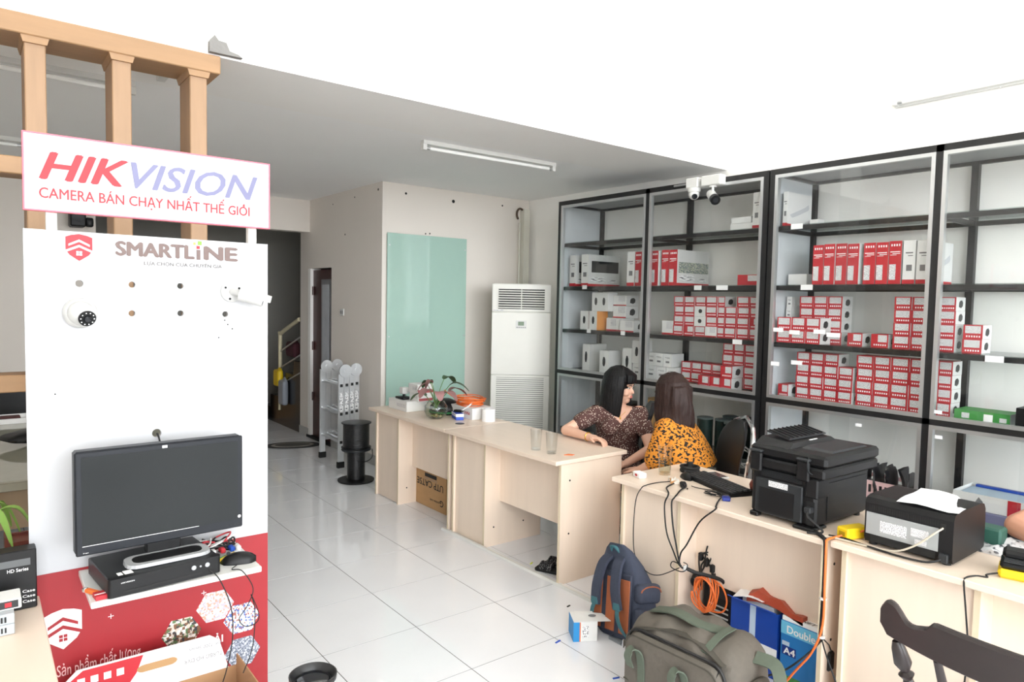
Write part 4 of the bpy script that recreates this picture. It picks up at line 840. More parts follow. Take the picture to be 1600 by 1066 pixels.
# floor standing air conditioner, turned towards the room
ac = thing('air_conditioner', (4.44, 5.53, 0), 'tall white floor-standing air conditioner in the corner', 'air conditioner', rz=-.69)
M_ac = mat('ac_white', (232, 231, 224), .4, var=.02)
def ap(nm, mb, m, s_=False): return mb.build(nm, m, ac, s_)
ap('cabinet_body', MB().cbox(-.295, .295, -.12, .17, 0, 1.85, .02), M_ac)
ap('front_panel', MB().cbox(-.297, .297, -.135, -.12, .93, 1.56, .006), M_ac); ap('lower_panel', MB().cbox(-.297, .297, -.135, -.12, .02, .925, .006), M_ac)
ap('outlet_frame', MB().cbox(-.297, .297, -.135, -.12, 1.565, 1.846, .008), M_ac); ap('outlet_recess', MB().box(-.235, .235, -.137, -.135, 1.595, 1.795), M_rubber)
for k in range(8): ap('louvre', MB().add([(-.23, -.150, 1.603+k*.024), (.23, -.150, 1.603+k*.024), (.23, -.138, 1.613+k*.024), (-.23, -.138, 1.613+k*.024), (-.23, -.150, 1.606+k*.024), (.23, -.150, 1.606+k*.024), (.23, -.138, 1.616+k*.024), (-.23, -.138, 1.616+k*.024)], UC.f), M_ac)
for x in (-.235, 0, .235): ap('louvre_rib', MB().box(x-.004, x+.004, -.146, -.137, 1.597, 1.793), M_ac)
ap('intake_recess', MB().box(-.24, .24, -.137, -.135, .30, .905), mat('intake_dark', (150, 150, 146), .6))
for k in range(29): ap('intake_slat', MB().box(-.24, .24, -.141, -.137, .305+k*.0208, .317+k*.0208), M_ac)
ap('display_plate', MB().box(-.055, .055, -.137, -.135, 1.40, 1.48), M_plastic_w); ap('display', MB().box(-.03, .03, -.1385, -.137, 1.43, 1.47), mat('lcd_green', (120, 140, 116), .3)); ap('label', MB().box(-.28, -.18, -.137, -.135, 1.575, 1.585), M_print)
for k in range(5): ap('button', MB().box(-.045+.02*k, -.033+.02*k, -.1385, -.137, 1.408, 1.416), mat('grey_print', (120, 120, 122)))
# stair in the recess
stn = thing('staircase', (3.6, 8.9, 0), 'dark staircase with a cream handrail in the passage', 'stairs')
for k in range(5):
    MB().box(3.165, 4.3, 9.6-.28*(k+1), 9.6-.28*k, 0, .19+.17*k).build('step', mat('black_granite', (26, 26, 28), .25, var=.2, scale=40), stn, world=True)
M_cream = mat('cream_paint', (214, 204, 172), .5)
MB().tube(spline([(3.17, 8.97, .19), (3.17, 8.97, 1.12), (3.17, 8.93, 1.20), (3.17, 8.30, 1.40)], 6), .025, 12).build('handrail', M_cream, stn, True, world=True)
for dz in (-.2, -.42, -.64): MB().tube([(3.17, 8.96, 1.16+dz), (3.17, 8.27, 1.38+dz)], .011, 8).build('baluster_rail', M_alu, stn, True, world=True)
def soft(name, c, h, r, m, label, cat, seed=1):
    rn = random.Random(seed); t = thing(name, (c[0], c[1], c[2]-h[2]), label, cat)
    blob(MB().rbox(c, h, r).ell((c[0]+h[0]*.3, c[1]-h[1]*.2, c[2]+h[2]*.6), (h[0]*.6, h[1]*.7, h[2]*.7)).ell((c[0], c[1]+h[1]*.4, c[2]-h[2]*.4), (h[0]*.9, h[1]*.6, h[2]*.5)), 'body', m, t, .012, 4); return t
soft('plastic_bag', (3.12, 8.90, .62), (.04, .10, .11), .03, M_yellow, 'yellow bag hanging on the stair rail', 'bag')
soft('plastic_bag', (3.12, 8.72, .45), (.04, .10, .16), .03, mat('pale_bag', (150, 156, 166), .4), 'pale grey bag hanging on the stair rail', 'bag', 2)
soft('cloth_bundle', (3.24, 8.7, 1.0), (.05, .16, .10), .04, mat('maroon_cloth', (76, 34, 44), .8), 'maroon cloth bundle on the stair rail', 'cloth', 3)
MB().cbox(2.75, 3.1, 9.35, 9.7, 0, .85, .01).build('kraft_carton', M_card, None, label='tall brown carton at the end of the passage', cat='box')
# mat, ladder, cable reels
t = thing('door_mat', (2.82, 7.58, 0.0005), 'oval dark door mat on the passage floor', 'mat', rz=-.35)
for (a, b, z, m) in ((.30, .17, .008, mat('mat_dark', (60, 60, 60), .9)), (.23, .12, .010, mat('mat_pale', (150, 146, 138), .9)), (.19, .09, .012, mat('mat_mid', (84, 82, 78), .9))):
    MB().ring([[Vector((a*math.cos(2*PI*k/32), b*math.sin(2*PI*k/32), 0)) for k in range(32)], [Vector((a*math.cos(2*PI*k/32), b*math.sin(2*PI*k/32), z)) for k in range(32)]]).build('mat_ring', m, t)
ld = thing('folding_ladder', (2.99, 6.65, 0), 'folded aluminium multi-joint ladder leaning by the door', 'ladder')
def lp(nm, mb, m=M_alu, s_=False): return mb.build(nm, m, ld, s_, world=True)
M_lad = mat('ladder_alu', (206, 208, 210), .3, metal=.6, var=.08); holes_m = M_rubber
secs = [(2.835, 6.33), (2.905, 6.36), (2.98, 6.40), (3.05, 6.44)]
for k, (x, y) in enumerate(secs):
    for (xx, yy, nm) in ((x, y, 'near'), (x+.03, y+.52, 'far')):
        top = .93; z0 = .0 if k in (0,) else .18
        s = lp('stile', MB().cbox(xx-.030, xx+.030, yy-.0125, yy+.0125, z0+(.06 if z0 == 0 else 0), top, .004), M_lad)
        if z0 == 0:
            lp('foot', MB().cbox(xx-.036, xx+.036, yy-.018, yy+.018, 0, .06, .004), M_rubber)
        if nm == 'near':
            for z in (.24, .52, .80): lp('rung_end', MB().box(xx-.014, xx+.014, yy-.0137, yy-.0125, z, z+.028), M_rubber)
            lp('sticker', MB().box(xx-.018, xx+.018, yy-.0136, yy-.0125, .56, .74), M_print)
        if k in (0, 2):
            x2 = xx+.036
            lp('hinge', MB().cyl((x2, yy-.028, .96), (x2, yy-.013, .96), .064, n=24).cyl((x2, yy-.036, .96), (x2, yy-.028, .96), .040, .034, n=20).cyl((x2, yy-.042, .96), (x2, yy-.036, .96), .018, n=12), M_lad, True)
    for z in (.25, .53, .81): lp('rung', MB().cyl((x, y+.0125, z), (x+.03, y+.5075, z), .014, n=10), M_lad, True)
t = thing('cable_reel', (2.75, 5.80, 0), 'upper full black cable reel stacked before the ladder', 'reel'); t.location.z = .305
MB().lathe([(.13, 0), (.135, .006), (.135, .012), (.06, .013)], n=32).build('flange', M_plastic_k, t, True); MB().lathe([(.115, .0135), (.118, .03), (.118, .215), (.115, .2275)], n=32).build('wound_cable', mat('black_wire', (18, 18, 19), .3, bump=.6, scale=60, stretch=(.2, .2, 4)), t, True); MB().lathe([(.06, .228), (.135, .229), (.135, .236), (.12, .24), (.03, .24)], n=32).build('flange', M_plastic_dk, t, True)
t = thing('cable_reel', (2.75, 5.80, 0), 'lower nearly empty black cable reel on the floor', 'reel')
MB().lathe([(.16, 0), (.165, .008), (.165, .016), (.07, .02)], n=32).build('flange', M_plastic_k, t, True); MB().lathe([(.075, .0205), (.08, .03), (.08, .27), (.075, .283)], n=28).build('wound_cable', mat('black_wire', 0), t, True); MB().lathe([(.07, .284), (.13, .285), (.135, .292), (.13, .303), (.05, .304)], n=32).build('flange', M_plastic_dk, t, True)
cable('loose_wire', [(2.72, 5.70, .20), (2.80, 5.70, .19), (2.87, 5.72, .22), (2.9, 5.78, .28)], .004, M_rubber, 'loose black wire end at the lower cable reel')
# white floor duct and scraps
MB().prism([(0, 0), (.035, 0), (.028, .014), (.007, .014)], (2.664, 4.205, .0003), (1, 0, 0), (0, 0, 1), (.030, -1.60, 0)).build('floor_duct', M_plastic_w, None, label='white plastic cable duct lying along the desk fronts', cat='duct')
def scrap(x, y, l, a, m, label): MB().box(-l, l, -.004, .004, .0003, .004).xf(Matrix.Translation((x, y, 0)) @ Matrix.Rotation(a, 4, 'Z')).build('scrap', m, None, label=label, cat='scrap', group='scraps on the floor')
scrap(2.245, 2.455, .018, .2, M_blue, 'blue scrap on the tiles left of the torn carton'); scrap(2.235, 2.055, .016, -.3, M_blue, 'blue scrap on the tiles left of the duffel bag')
scrap(2.79, 3.32, .016, .5, mat('lime_scrap', (214, 220, 60), .6), 'lime scrap by the white floor duct')
scrap(1.10, 3.75, .015, .9, M_plastic_dk, 'thin dark scrap on the tiles near the stand'); scrap(2.56, 2.72, .012, .2, M_rubber, 'thin black scrap on the tiles before the backpack')

# ------------------------------------------------------------------ things on the two far desks
ZD = .7505
def drum(mb_prof, n=28): return MB().lathe(mb_prof, n=n)
gsd = 'small cartons on the far desk'
def small_box(x0, x1, y0, y1, z, h, label, m=M_whitebox, group=gsd, band=True):
    o = MB().cbox(x0, x1, y0, y1, z, z+h, .002).build('small_carton', m, None, label=label, cat='box', group=group)
    MB().box(x0-.0006, x0, y0+.02, y0+(y1-y0)*.55, z+h*.35, z+h*.7).build('print', M_print, o, world=True)
    if band: MB().box(x0+.004, x1-.004, y0-.0006, y0, z+.004, z+h*.4).build('band', mat('dull_red_band', (170, 84, 88), .6), o, world=True)
    return o
small_box(2.78, 2.96, 4.93, 5.24, ZD, .085, 'long white carton lying at the far end of the far desk', band=False)
small_box(2.86, 3.0, 4.88, 5.03, ZD+.086, .065, 'small white carton with red edge, lower of two')
small_box(2.85, 3.0, 4.88, 5.03, ZD+.152, .075, 'small white carton with red edge, on top of the stack')
MB().rbox((2.85, 5.10, ZD+.096), (.05, .07, .0095), .009).build('black_adaptor', M_plastic_k, None, True, label='flat black device on the long white carton', cat='device')
t = thing('camera_stub', (2.86, 5.12, ZD+.106), 'small white camera body on the flat black device', 'camera'); MB().cbox(-.03, .03, -.03, .03, .02, .075, .004).build('body', M_plastic_w, t); MB().cyl((0, 0, 0), (0, 0, .02), .012, n=10).build('foot', M_plastic_dk, t)
# bowl with a plant
fb = thing('plant_bowl', (2.83, 4.56, ZD), 'round glass bowl with water and a leafy plant', 'plant')
MB().lathe([(.045, .001), (.075, .02), (.092, .06), (.088, .10), (.065, .135), (.062, .14), (.060, .135), (.084, .10), (.088, .06), (.072, .023), (.04, .005)], n=28).build('bowl', M_clear, fb, True)
MB().lathe([(.04, .007), (.07, .024), (.085, .058), (.083, .085)], n=24).build('water', glass('water', (.90, .90, .82), 1.33), fb, True)
for k in range(22):
    rn = random.Random(k); a = rn.uniform(0, 6.28); r = rn.uniform(0, .05)
    MB().ell((r*math.cos(a), r*math.sin(a), .016+rn.uniform(0, .012)), (.009, .008, .006), n=8, m=5).build('pebble', (mat('pebble_a', (196, 186, 160), .6), mat('pebble_b', (150, 120, 60), .6), mat('pebble_c', (120, 130, 70), .6))[k % 3], fb, True)
M_leaf2 = mat('pinkish_leaf', (150, 110, 108), .5, var=.3, scale=20); M_leaf3 = mat('dark_leaf', (58, 84, 52), .5, var=.25, scale=20)
for k, (a, l, h, m) in enumerate(((.3, .15, .30, M_leaf3), (-.6, .17, .26, M_leaf3), (-1.2, .13, .20, M_leaf2), (2.6, .10, .25, M_leaf2), (3.4, .12, .22, M_leaf2), (1.8, .10, .27, M_leaf3), (4.4, .09, .20, M_leaf2), (2.1, .15, .17, M_leaf3), (-.1, .18, .21, M_leaf2), (3.0, .06, .28, M_leaf2))):
    d = Vector((math.cos(a), math.sin(a), 0)); top = d*l*.6+Vector((0, 0, h))
    st_ = MB().tube(spline([(0, 0, .08), tuple(d*l*.25+Vector((0, 0, h*.7))), tuple(top)], 5), .0028, 6).build('stem', M_green, fb, True)
    leaf([top, top+d*l*.25+Vector((0, 0, .02)), top+d*l*.6+Vector((0, 0, -.0)), top+d*l*.9+Vector((0, 0, -.045))], .04, 'leaf', m, fb, .15)
t = thing('round_case', (3.03, 4.74, ZD), 'black and green round case behind the glass bowl', 'case'); MB().lathe([(.12, 0), (.13, .02), (.125, .06), (.09, .10), (.04, .12)], n=28).build('dome', M_plastic_k, t, True); MB().lathe([(.132, .012), (.132, .026)], n=28).build('green_ring', mat('green_ring', (40, 130, 70), .5), t, True)
# blue pack, white carton with orange coil, tape roll
t = thing('blue_carton', (2.965, 4.46, ZD), 'small blue and white carton near the far desk middle', 'box', rz=-.35)
MB().cbox(-.03, .03, -.075, .075, 0, .05, .002).build('carton', mat('royal_blue', (50, 84, 186), .5), t); MB().box(-.0304, .0304, -.0754, .0754, .026, .0485).build('white_band', M_paper, t)
letters('lettering', 'HIKVISION', .07, .010, (-.0308, .04, .033), (0, -1, 0), (0, 0, 1), mat('royal_blue', 0), t, .01, world=False)
t = thing('tool_clip', (2.975, 4.47, ZD+.051), 'black and white clip resting on the small blue carton', 'tool', rz=.5); MB().cbox(-.02, .02, -.04, .03, 0, .018, .004).build('body', M_plastic_k, t); MB().tube([(0, -.03, .012), (.03, -.08, .05), (.05, -.10, .075)], .006, 8).build('handle', M_plastic_w, t, True)
wb = MB().cbox(3.02, 3.22, 4.34, 4.70, ZD, .84, .003).build('white_carton', M_whitebox, None, label='white carton under the coil of orange cable', cat='box')
letters('lettering', 'MAX', .075, .024, (3.0193, 4.45, .785), (0, -1, 0), (0, 0, 1), M_redbox, wb, .03, flip=True)
t = thing('cable_coil', (3.12, 4.52, .8405), 'coil of orange cable on the white carton', 'cable'); rn = random.Random(9)
for k in range(9):
    ph = rn.uniform(0, 6); rx = rn.uniform(.085, .125); ry = rn.uniform(.11, .16); z0 = .006+.007*k
    MB().tube([(rx*math.cos(2*PI*q/28), ry*math.sin(2*PI*q/28), z0+.006*math.sin(4*PI*q/28+ph)) for q in range(29)], .0038, 6).build('turn', M_orange, t, True)
MB().tube(spline([(-.10, .10, .06), (-.14, .16, .11), (-.08, .18, .07), (-.02, .16, .05)], 5), .0038, 6).build('loose_end', M_orange, t, True)
t = thing('tape_roll', (3.11, 4.25, ZD), 'white tape roll standing on the far desk', 'tape'); MB().lathe([(.028, 0), (.052, 0), (.052, .095), (.028, .095), (.028, .001)], n=28).build('roll', M_paper, t, True)
t = thing('cable_grommet', (2.86, 4.27, ZD), 'dark oval cable hole cover on the desk top', 'grommet'); MB().lathe([(.035, 0), (.035, .002), (.028, .003)], n=20).build('ring', M_plastic_dk, t)
M_tumb = M_clear
def tumbler(x, y, label, h=.13, r=.038, water=0.0, z=ZD):
    t = thing('tumbler', (x, y, z), label, 'glass', group='drinking glasses')
    MB().lathe([(r*.78, 0), (r, h), (r-.003, h), (r*.78-.002, .012), (.004, .011)], n=24).build('glass_wall', M_clear, t, True)
    if water: MB().lathe([(r*.76-.002, .0125), (r*.76-.002+(r*.2)*water, h*water)], n=24).build('water', glass('water', (.90, .90, .82), 1.33), t, True)
tumbler(2.755, 3.26, 'empty tumbler on the left of the pair on the desk'); tumbler(2.77, 3.13, 'empty tumbler on the right of the pair on the desk')
MB().prism([(0, 0), (.05, .01), (.06, .03), (.02, .035)], (2.80, 3.05, ZD), (.6, -.8, 0), (.8, .6, 0), (0, 0, .003)).build('orange_scrap', M_orange, None, label='orange scrap on the desk beside the tumblers', cat='scrap')
# carton under the far desk and slippers under the next
cb = MB().cbox(2.87, 3.2, 4.46, 4.92, .0005, .31, .003).build('cable_carton', M_card, None, label='brown cable carton standing upside down under the far desk', cat='box')
letters('lettering', 'UTP CAT5E', .40, .055, (2.8693, 4.90, .165), (0, -1, 0), (0, 0, 1), M_darkprint, cb, .02, flip=True)
letters('lettering', 'golden link', .15, .022, (2.8693, 4.70, .065), (0, -1, 0), (0, 0, 1), M_darkprint, cb, .01, flip=True)
MB().box(2.8693, 2.87, 4.60, 4.78, .245, .275).build('dark_band', M_darkprint, cb, world=True); letters('lettering', '305 METERS (1000FT)', .2, .018, (2.8693, 4.79, .225), (0, -1, 0), (0, 0, 1), mat('grey_print', (120, 120, 122)), cb, 0, flip=True)
letters('lettering', 'G', .05, .05, (2.8693, 4.545, .05), (0, -1, 0), (0, 0, 1), M_darkprint, cb, .02, flip=True)
for k in range(2):
    t = thing('slipper', (2.80+.095*k, 3.13+.03*k, .0005), ('left', 'right')[k]+' black woven slipper under the desk end', 'slipper', rz=.4, group='pair of slippers')
    MB().rbox((0, 0, .012), (.04, .11, .012), .011, shape=lambda q: Vector((q.x*(1-.25*abs(q.y)/.11), q.y, q.z))).build('sole', M_rubber, t, True)
    for j in range(6): MB().tube([(.038*math.cos(a), .0+.014*j, .02+.035*math.sin(a)) for a in [PI*q/8 for q in range(9)]], .007, 6).build('strap', two_tone('woven_strap', (30, 30, 32), (150, 150, 150), 120, .25, .3), t, True)

# ------------------------------------------------------------------ things on the third desk
t = thing('snack_packet', (2.785, 2.435, ZD), 'small white packet with a red oval at the desk corner', 'packet', rz=-.3); MB().cbox(-.022, .022, -.035, .035, 0, .028, .004).build('packet', M_paper, t); MB().ring([[Vector((-.0224, .012*math.cos(2*PI*k/16), .014+.007*math.sin(2*PI*k/16))) for k in range(16)], [Vector((-.0228, .012*math.cos(2*PI*k/16), .014+.007*math.sin(2*PI*k/16))) for k in range(16)]]).build('oval', M_redbox, t)
t = thing('cup_lid', (2.80, 2.47, ZD), 'small pale ring beside the white packet', 'lid'); MB().lathe([(.02, 0), (.025, .003), (.025, .02), (.018, .022)], n=18).build('ring', mat('tan_ring', (196, 172, 150), .5), t, True)
tumbler(2.945, 2.40, 'tumbler of water beside the mouse on the third desk', .16, .04, .55)
ms2 = thing('mouse', (2.975, 2.275, ZD), 'black computer mouse beside the keyboard', 'mouse', rz=-.6); mouse_mesh().build('shell', M_plastic_k, ms2, True); MB().cyl((-.003, .03, .0305), (.003, .03, .0305), .006, n=12).build('wheel', M_plastic_dk, ms2)
t = thing('cable_spool', (3.11, 2.36, ZD), 'small black cable winder behind the mouse', 'winder'); MB().lathe([(.05, 0), (.055, .01), (.05, .022), (.02, .026), (.018, .05), (.012, .055)], n=24).build('winder', M_rubber, t, True); MB().tube([(.045*math.cos(2*PI*q/24), .05*math.sin(2*PI*q/24), .028) for q in range(25)], .008, 6).build('turn', M_rubber, t, True)
kb = thing('keyboard', (2.985, 2.09, ZD), 'black computer keyboard lying on the third desk', 'keyboard', rz=-PI/2-.33)
MB().add([(-.20, -.065, 0), (.20, -.065, 0), (.20, .065, 0), (-.20, .065, 0), (-.197, -.063, .016), (.197, -.063, .016), (.197, .063, .026), (-.197, .063, .026)], UC.f).build('case', M_plastic_k, kb)
M_key = mat('key_black', (44, 45, 47), .5)
for r in range(6):
    n = (15, 17, 16, 16, 15, 11)[r]
    for k in range(n):
        w_ = .385/n; x = -.1925+k*w_; y = .045-r*.0195; z = .0245-r*.0016
        MB().cbox(x+.0012, x+w_-.0012, y-.008, y+.008, z-.004, z+.006, .0015).build('key', M_key, kb)
t = thing('smartphone', (3.15, 2.215, ZD), 'white smartphone lying behind the keyboard', 'phone', rz=-.35); MB().cbox(-.036, .036, -.07, .07, 0, .009, .003).build('body', M_plastic_w, t); MB().box(-.032, .032, -.056, .056, .009, .0096).build('screen', mat('phone_screen', (70, 74, 70), .1), t)
t = thing('ballpoint_pen', (3.10, 2.12, ZD), 'pink pen beside the smartphone', 'pen', rz=-.4); MB().cyl((0, -.05, .005), (0, .05, .005), .0048, n=8).build('barrel', mat('pink_pen', (220, 80, 100), .4), t, True); MB().cyl((0, .05, .005), (0, .07, .005), .003, .001, n=8).build('tip', M_chrome, t, True)
t = thing('wrapper', (2.855, 2.265, ZD), 'crumpled paper wrapper by the cable plug', 'wrapper', rz=-.75)
rn = random.Random(4); rows = []
for j in range(6): rows.append([Vector((-.02+.008*i_+rn.uniform(-.004, .004), -.05+.02*j, .004+rn.uniform(0, .022))) for i_ in range(6)]+[Vector((.02-.008*i_, -.05+.02*j, .001)) for i_ in range(6)])
MB().ring(rows).build('foil', two_tone('wrapper_print', (226, 220, 210), (190, 140, 90), 40, .40, .46, kind='NOISE'), t)
t = thing('power_plug', (2.83, 2.185, ZD), 'black plug lying on the edge of the third desk', 'plug', rz=-.8); MB().cbox(-.016, .016, -.03, .022, 0, .022, .006).build('body', M_rubber, t); MB().cyl((0, -.05, .011), (0, -.03, .011), .005, .008, n=8).build('sleeve', M_rubber, t)
plg = t
cable('cord', [(2.80, 2.22, .762), (2.72, 2.20, .758), (2.66, 2.14, .757), (2.63, 2.118, .75), (2.624, 2.132, .699), (2.624, 2.115, .577), (2.63, 2.077, .494), (2.634, 2.036, .429), (2.66, 2.01, .42)], .004, M_rubber, '', parent=plg)
cable('cord', [(2.815, 2.155, .758), (2.74, 2.13, .757), (2.66, 2.09, .756), (2.632, 2.08, .75), (2.624, 2.09, .72), (2.624, 2.078, .618), (2.628, 2.059, .53), (2.634, 2.032, .43), (2.66, 2.01, .42)], .004, M_rubber, '', parent=plg)
cable('cord', [(2.83, 2.27, .757), (2.76, 2.30, .754), (2.66, 2.29, .756), (2.632, 2.29, .745), (2.624, 2.31, .70), (2.624, 2.322, .619), (2.625, 2.325, .485), (2.627, 2.308, .391), (2.63, 2.238, .338), (2.634, 2.157, .345), (2.64, 2.043, .417)], .0025, M_rubber, '', parent=plg)
cable('cord', [(2.65, 2.03, .425), (2.68, 1.985, .405), (2.74, 1.95, .385), (2.84, 1.94, .34), (2.88, 1.95, .28)], .009, M_rubber, '', parent=plg)
cable('cord', [(2.64, 2.03, .43), (2.63, 2.075, .44), (2.63, 2.085, .41), (2.64, 2.04, .40), (2.63, 2.0, .42), (2.63, 1.99, .45), (2.64, 2.02, .45)], .0025, M_rubber, '', parent=plg)
MB().cbox(2.638, 2.668, 2.012, 2.022, .405, .435, .003).build('tie', M_plastic_w, plg, world=True)
cable('cord', [(2.85, 2.15, .757), (2.86, 2.10, .754), (2.90, 2.04, .753), (2.95, 2.03, .754)], .0022, M_rubber, '', parent=kb)
t = thing('vga_plug', (2.80, 1.91, ZD), 'blue monitor plug lying near the desk edge', 'plug', rz=-.9); MB().cbox(-.018, .018, -.022, .022, 0, .016, .003).build('shell', mat('vga_blue', (44, 62, 150), .4), t); MB().cbox(-.014, .014, .022, .040, .003, .013, .001).build('connector', M_alu, t); MB().cbox(-.016, .016, .043, .068, 0, .014, .003).build('cap', M_rubber, t)
for s_ in (-1, 1): MB().cyl((.020*s_, -.01, .008), (.020*s_, .055, .008), .0025, n=8).build('screw', M_chrome, t)
cable('cord', [(2.785, 1.93, .758), (2.72, 1.90, .757), (2.65, 1.86, .757), (2.632, 1.85, .75), (2.624, 1.925, .675), (2.624, 1.992, .55), (2.63, 2.031, .492), (2.634, 2.036, .43), (2.66, 2.01, .42)], .004, M_rubber, '', parent=t)
t = thing('twist_ties', (2.81, 1.99, ZD), 'little heap of black twist ties on the desk', 'ties')
for k in range(7): rn = random.Random(20+k); MB().tube(spline([(rn.uniform(-.02, .02), rn.uniform(-.06, .04), .004+.003*k) for q in range(4)], 4), .0022, 5).build('tie', M_rubber, t, True)
t = thing('potted_cactus', (3.03, 1.885, ZD), 'little brown pot with a patterned green plant beside the tall printer', 'plant'); MB().lathe([(.025, 0), (.04, .02), (.045, .045), (.036, .065), (.028, .062)], n=20).build('pot', mat('brown_pot', 0), t, True); MB().rbox((0, 0, .11), (.028, .028, .055), .026, 14, 10).build('plant_body', two_tone('cactus_green', (150, 160, 110), (50, 66, 30), 90, .2, .35), t, True)
t = thing('bead', (2.80, 2.135, ZD), 'black speck on the desk before the plug', 'speck'); MB().ell((0, 0, .004), (.004, .004, .004), n=8, m=6).build('bead', M_rubber, t)

# tall multifunction printer (its back towards the room)
p1 = thing('printer', (2.92, 1.575, ZD), 'tall black multifunction printer seen from behind', 'printer', rz=math.radians(-1.2))
def pr(nm, mb, m=M_plastic_k, s_=False, par=p1): return mb.build(nm, m, par, s_)
pr('body', MB().cbox(-.205, .225, -.155, .15, .012, .215, .012)); pr('rear_cover', MB().cbox(-.218, -.205, -.10, .12, .02, .175, .004), M_plastic_dk)
for k in range(8): pr('vent', MB().box(-.2085, -.205, -.09, .10, .182+k*.0038, .1838+k*.0038), M_plastic_dk)
rc = pr('cover_recess', MB().box(-.2195, -.218, -.065, .10, .03, .135), M_plastic_k)
pr('rating_label', MB().box(-.2192, -.2186, -.035, .055, .145, .17), M_print); 
pr('scanner_base', MB().cbox(-.215, .235, -.19, .165, .218, .262, .008)); pr('scanner_lid', MB().cbox(-.21, .235, -.195, .16, .265, .315, .012))
pr('feeder_cover', MB().add([(-.19, -.02, .312), (.20, -.02, .312), (.20, .15, .312), (-.19, .15, .312), (-.15, -.01, .335), (.16, -.01, .335), (.16, .14, .345), (-.15, .14, .345)], UC.f), M_plastic_k)
tray = pr('feeder_tray', MB().add([(-.13, .02, .340), (.17, .02, .340), (.17, .13, .362), (-.13, .13, .362), (-.13, .02, .346), (.17, .02, .346), (.17, .13, .368), (-.13, .13, .368)], UC.f), M_plastic_dk)
for k in range(9): pr('tray_rib', MB().add([(-.12+k*.033, .025, .346), (-.113+k*.033, .025, .346), (-.113+k*.033, .125, .368), (-.12+k*.033, .125, .368), (-.12+k*.033, .025, .351), (-.113+k*.033, .025, .351), (-.113+k*.033, .125, .373), (-.12+k*.033, .125, .373)], UC.f), M_plastic_k, par=tray)
pr('output_tray', MB().add([(-.12, -.17, .312), (.18, -.17, .312), (.18, -.03, .314), (-.12, -.03, .314), (-.10, -.16, .322), (.16, -.16, .322), (.16, -.04, .326), (-.10, -.04, .326)], UC.f), M_plastic_dk)
pr('feeder_print', MB().box(-.02, .04, -.012, -.006, .336, .338), M_paper)
for y in (-.10, .12): pr('hinge', MB().cbox(-.226, -.206, y-.028, y+.028, .20, .285, .006), M_plastic_k); pr('hinge_cap', MB().cbox(-.23, -.205, y-.03, y+.03, .285, .297, .004), M_plastic_dk)
pr('side_door', MB().cbox(-.12, .20, -.1585, -.155, .03, .19, .001), M_plastic_k); pr('corner_block', MB().cbox(-.216, -.12, -.165, -.11, .135, .217, .006))
pr('socket_recess', MB().box(-.2065, -.205, -.15, -.115, .02, .12), M_rubber)
pr('power_inlet', MB().cbox(-.235, -.205, -.148, -.118, .075, .10, .004), M_plastic_dk); pr('rear_foot', MB().cbox(-.235, -.12, -.16, -.07, .001, .014, .004)); pr('rear_foot', MB().cbox(-.225, -.19, .10, .14, 0, .02, .004))
for (x, y) in ((.18, -.13), (.18, .13)): pr('foot', MB().cyl((x, y, 0), (x, y, .013), .015, n=10), M_rubber)
pr('antenna_lead', MB().tube(spline([(-.215, -.12, .30), (-.235, -.128, .285), (-.23, -.13, .25), (-.215, -.14, .235)], 5), .003, 6), M_plastic_dk, True)
cable('cord', [(2.695, 1.445, .84), (2.675, 1.44, .82), (2.69, 1.41, .79), (2.70, 1.385, .765), (2.68, 1.40, .757), (2.66, 1.43, .757)], .0045, M_rubber, '', parent=p1)
# low laser printer
p2 = thing('printer', (2.90, 1.087, ZD), 'low black laser printer with a grey rear plate', 'printer')
def pq(nm, mb, m=M_plastic_k, s_=False): return mb.build(nm, m, p2, s_)
prof = [(-.155, .03), (-.155, .165), (-.145, .185), (-.12, .192), (.10, .192), (.135, .185), (.15, .165), (.155, .12), (.155, .02), (.145, .01), (-.145, .01)]
pq('body', MB().prism(prof, (0, .155, 0), (1, 0, 0), (0, 0, 1), (0, -.31, 0)))
pq('rear_plate', MB().box(-.158, -.155, -.108, .148, .045, .130), mat('zinc_plate', (176, 182, 182), .35, metal=.5, var=.05))
for (y0, y1, z0, z1) in ((.0, .095, .062, .105), (-.075, -.015, .078, .108), (-.07, -.03, .052, .070)): pq('rating_label', MB().box(-.1588, -.158, y0, y1, z0, z1), M_print)
for k in range(30): pq('vent', MB().box(-.1562, -.155, -.105+k*.0083, -.1015+k*.0083, .138, .158), M_rubber)
pq('socket_recess', MB().box(-.1562, -.155, -.13, -.112, .125, .15), M_rubber); pq('lower_slot', MB().box(-.1562, -.155, -.10, .13, .016, .042), M_rubber)
pq('power_inlet', MB().cbox(-.172, -.155, -.145, -.115, .012, .045, .003), M_plastic_dk)
for (x, y) in ((-.13, -.13), (-.13, .13), (.13, -.13), (.13, .13)): pq('foot', MB().cyl((x, y, 0), (x, y, .011), .015, n=10), M_rubber)
cable('network_cord', [(2.745, .966, .885), (2.725, .985, .865), (2.715, 1.05, .80), (2.705, 1.12, .763), (2.70, 1.22, .757), (2.69, 1.33, .757), (2.665, 1.37, .757)], .0035, mat('beige_cord', (196, 186, 168), .5), '', parent=p2)
cable('mains_cord', [(2.735, .96, .775), (2.70, 1.0, .76), (2.69, 1.10, .757), (2.70, 1.2, .757), (2.715, 1.30, .757), (2.70, 1.36, .757)], .004, M_rubber, '', parent=p2)
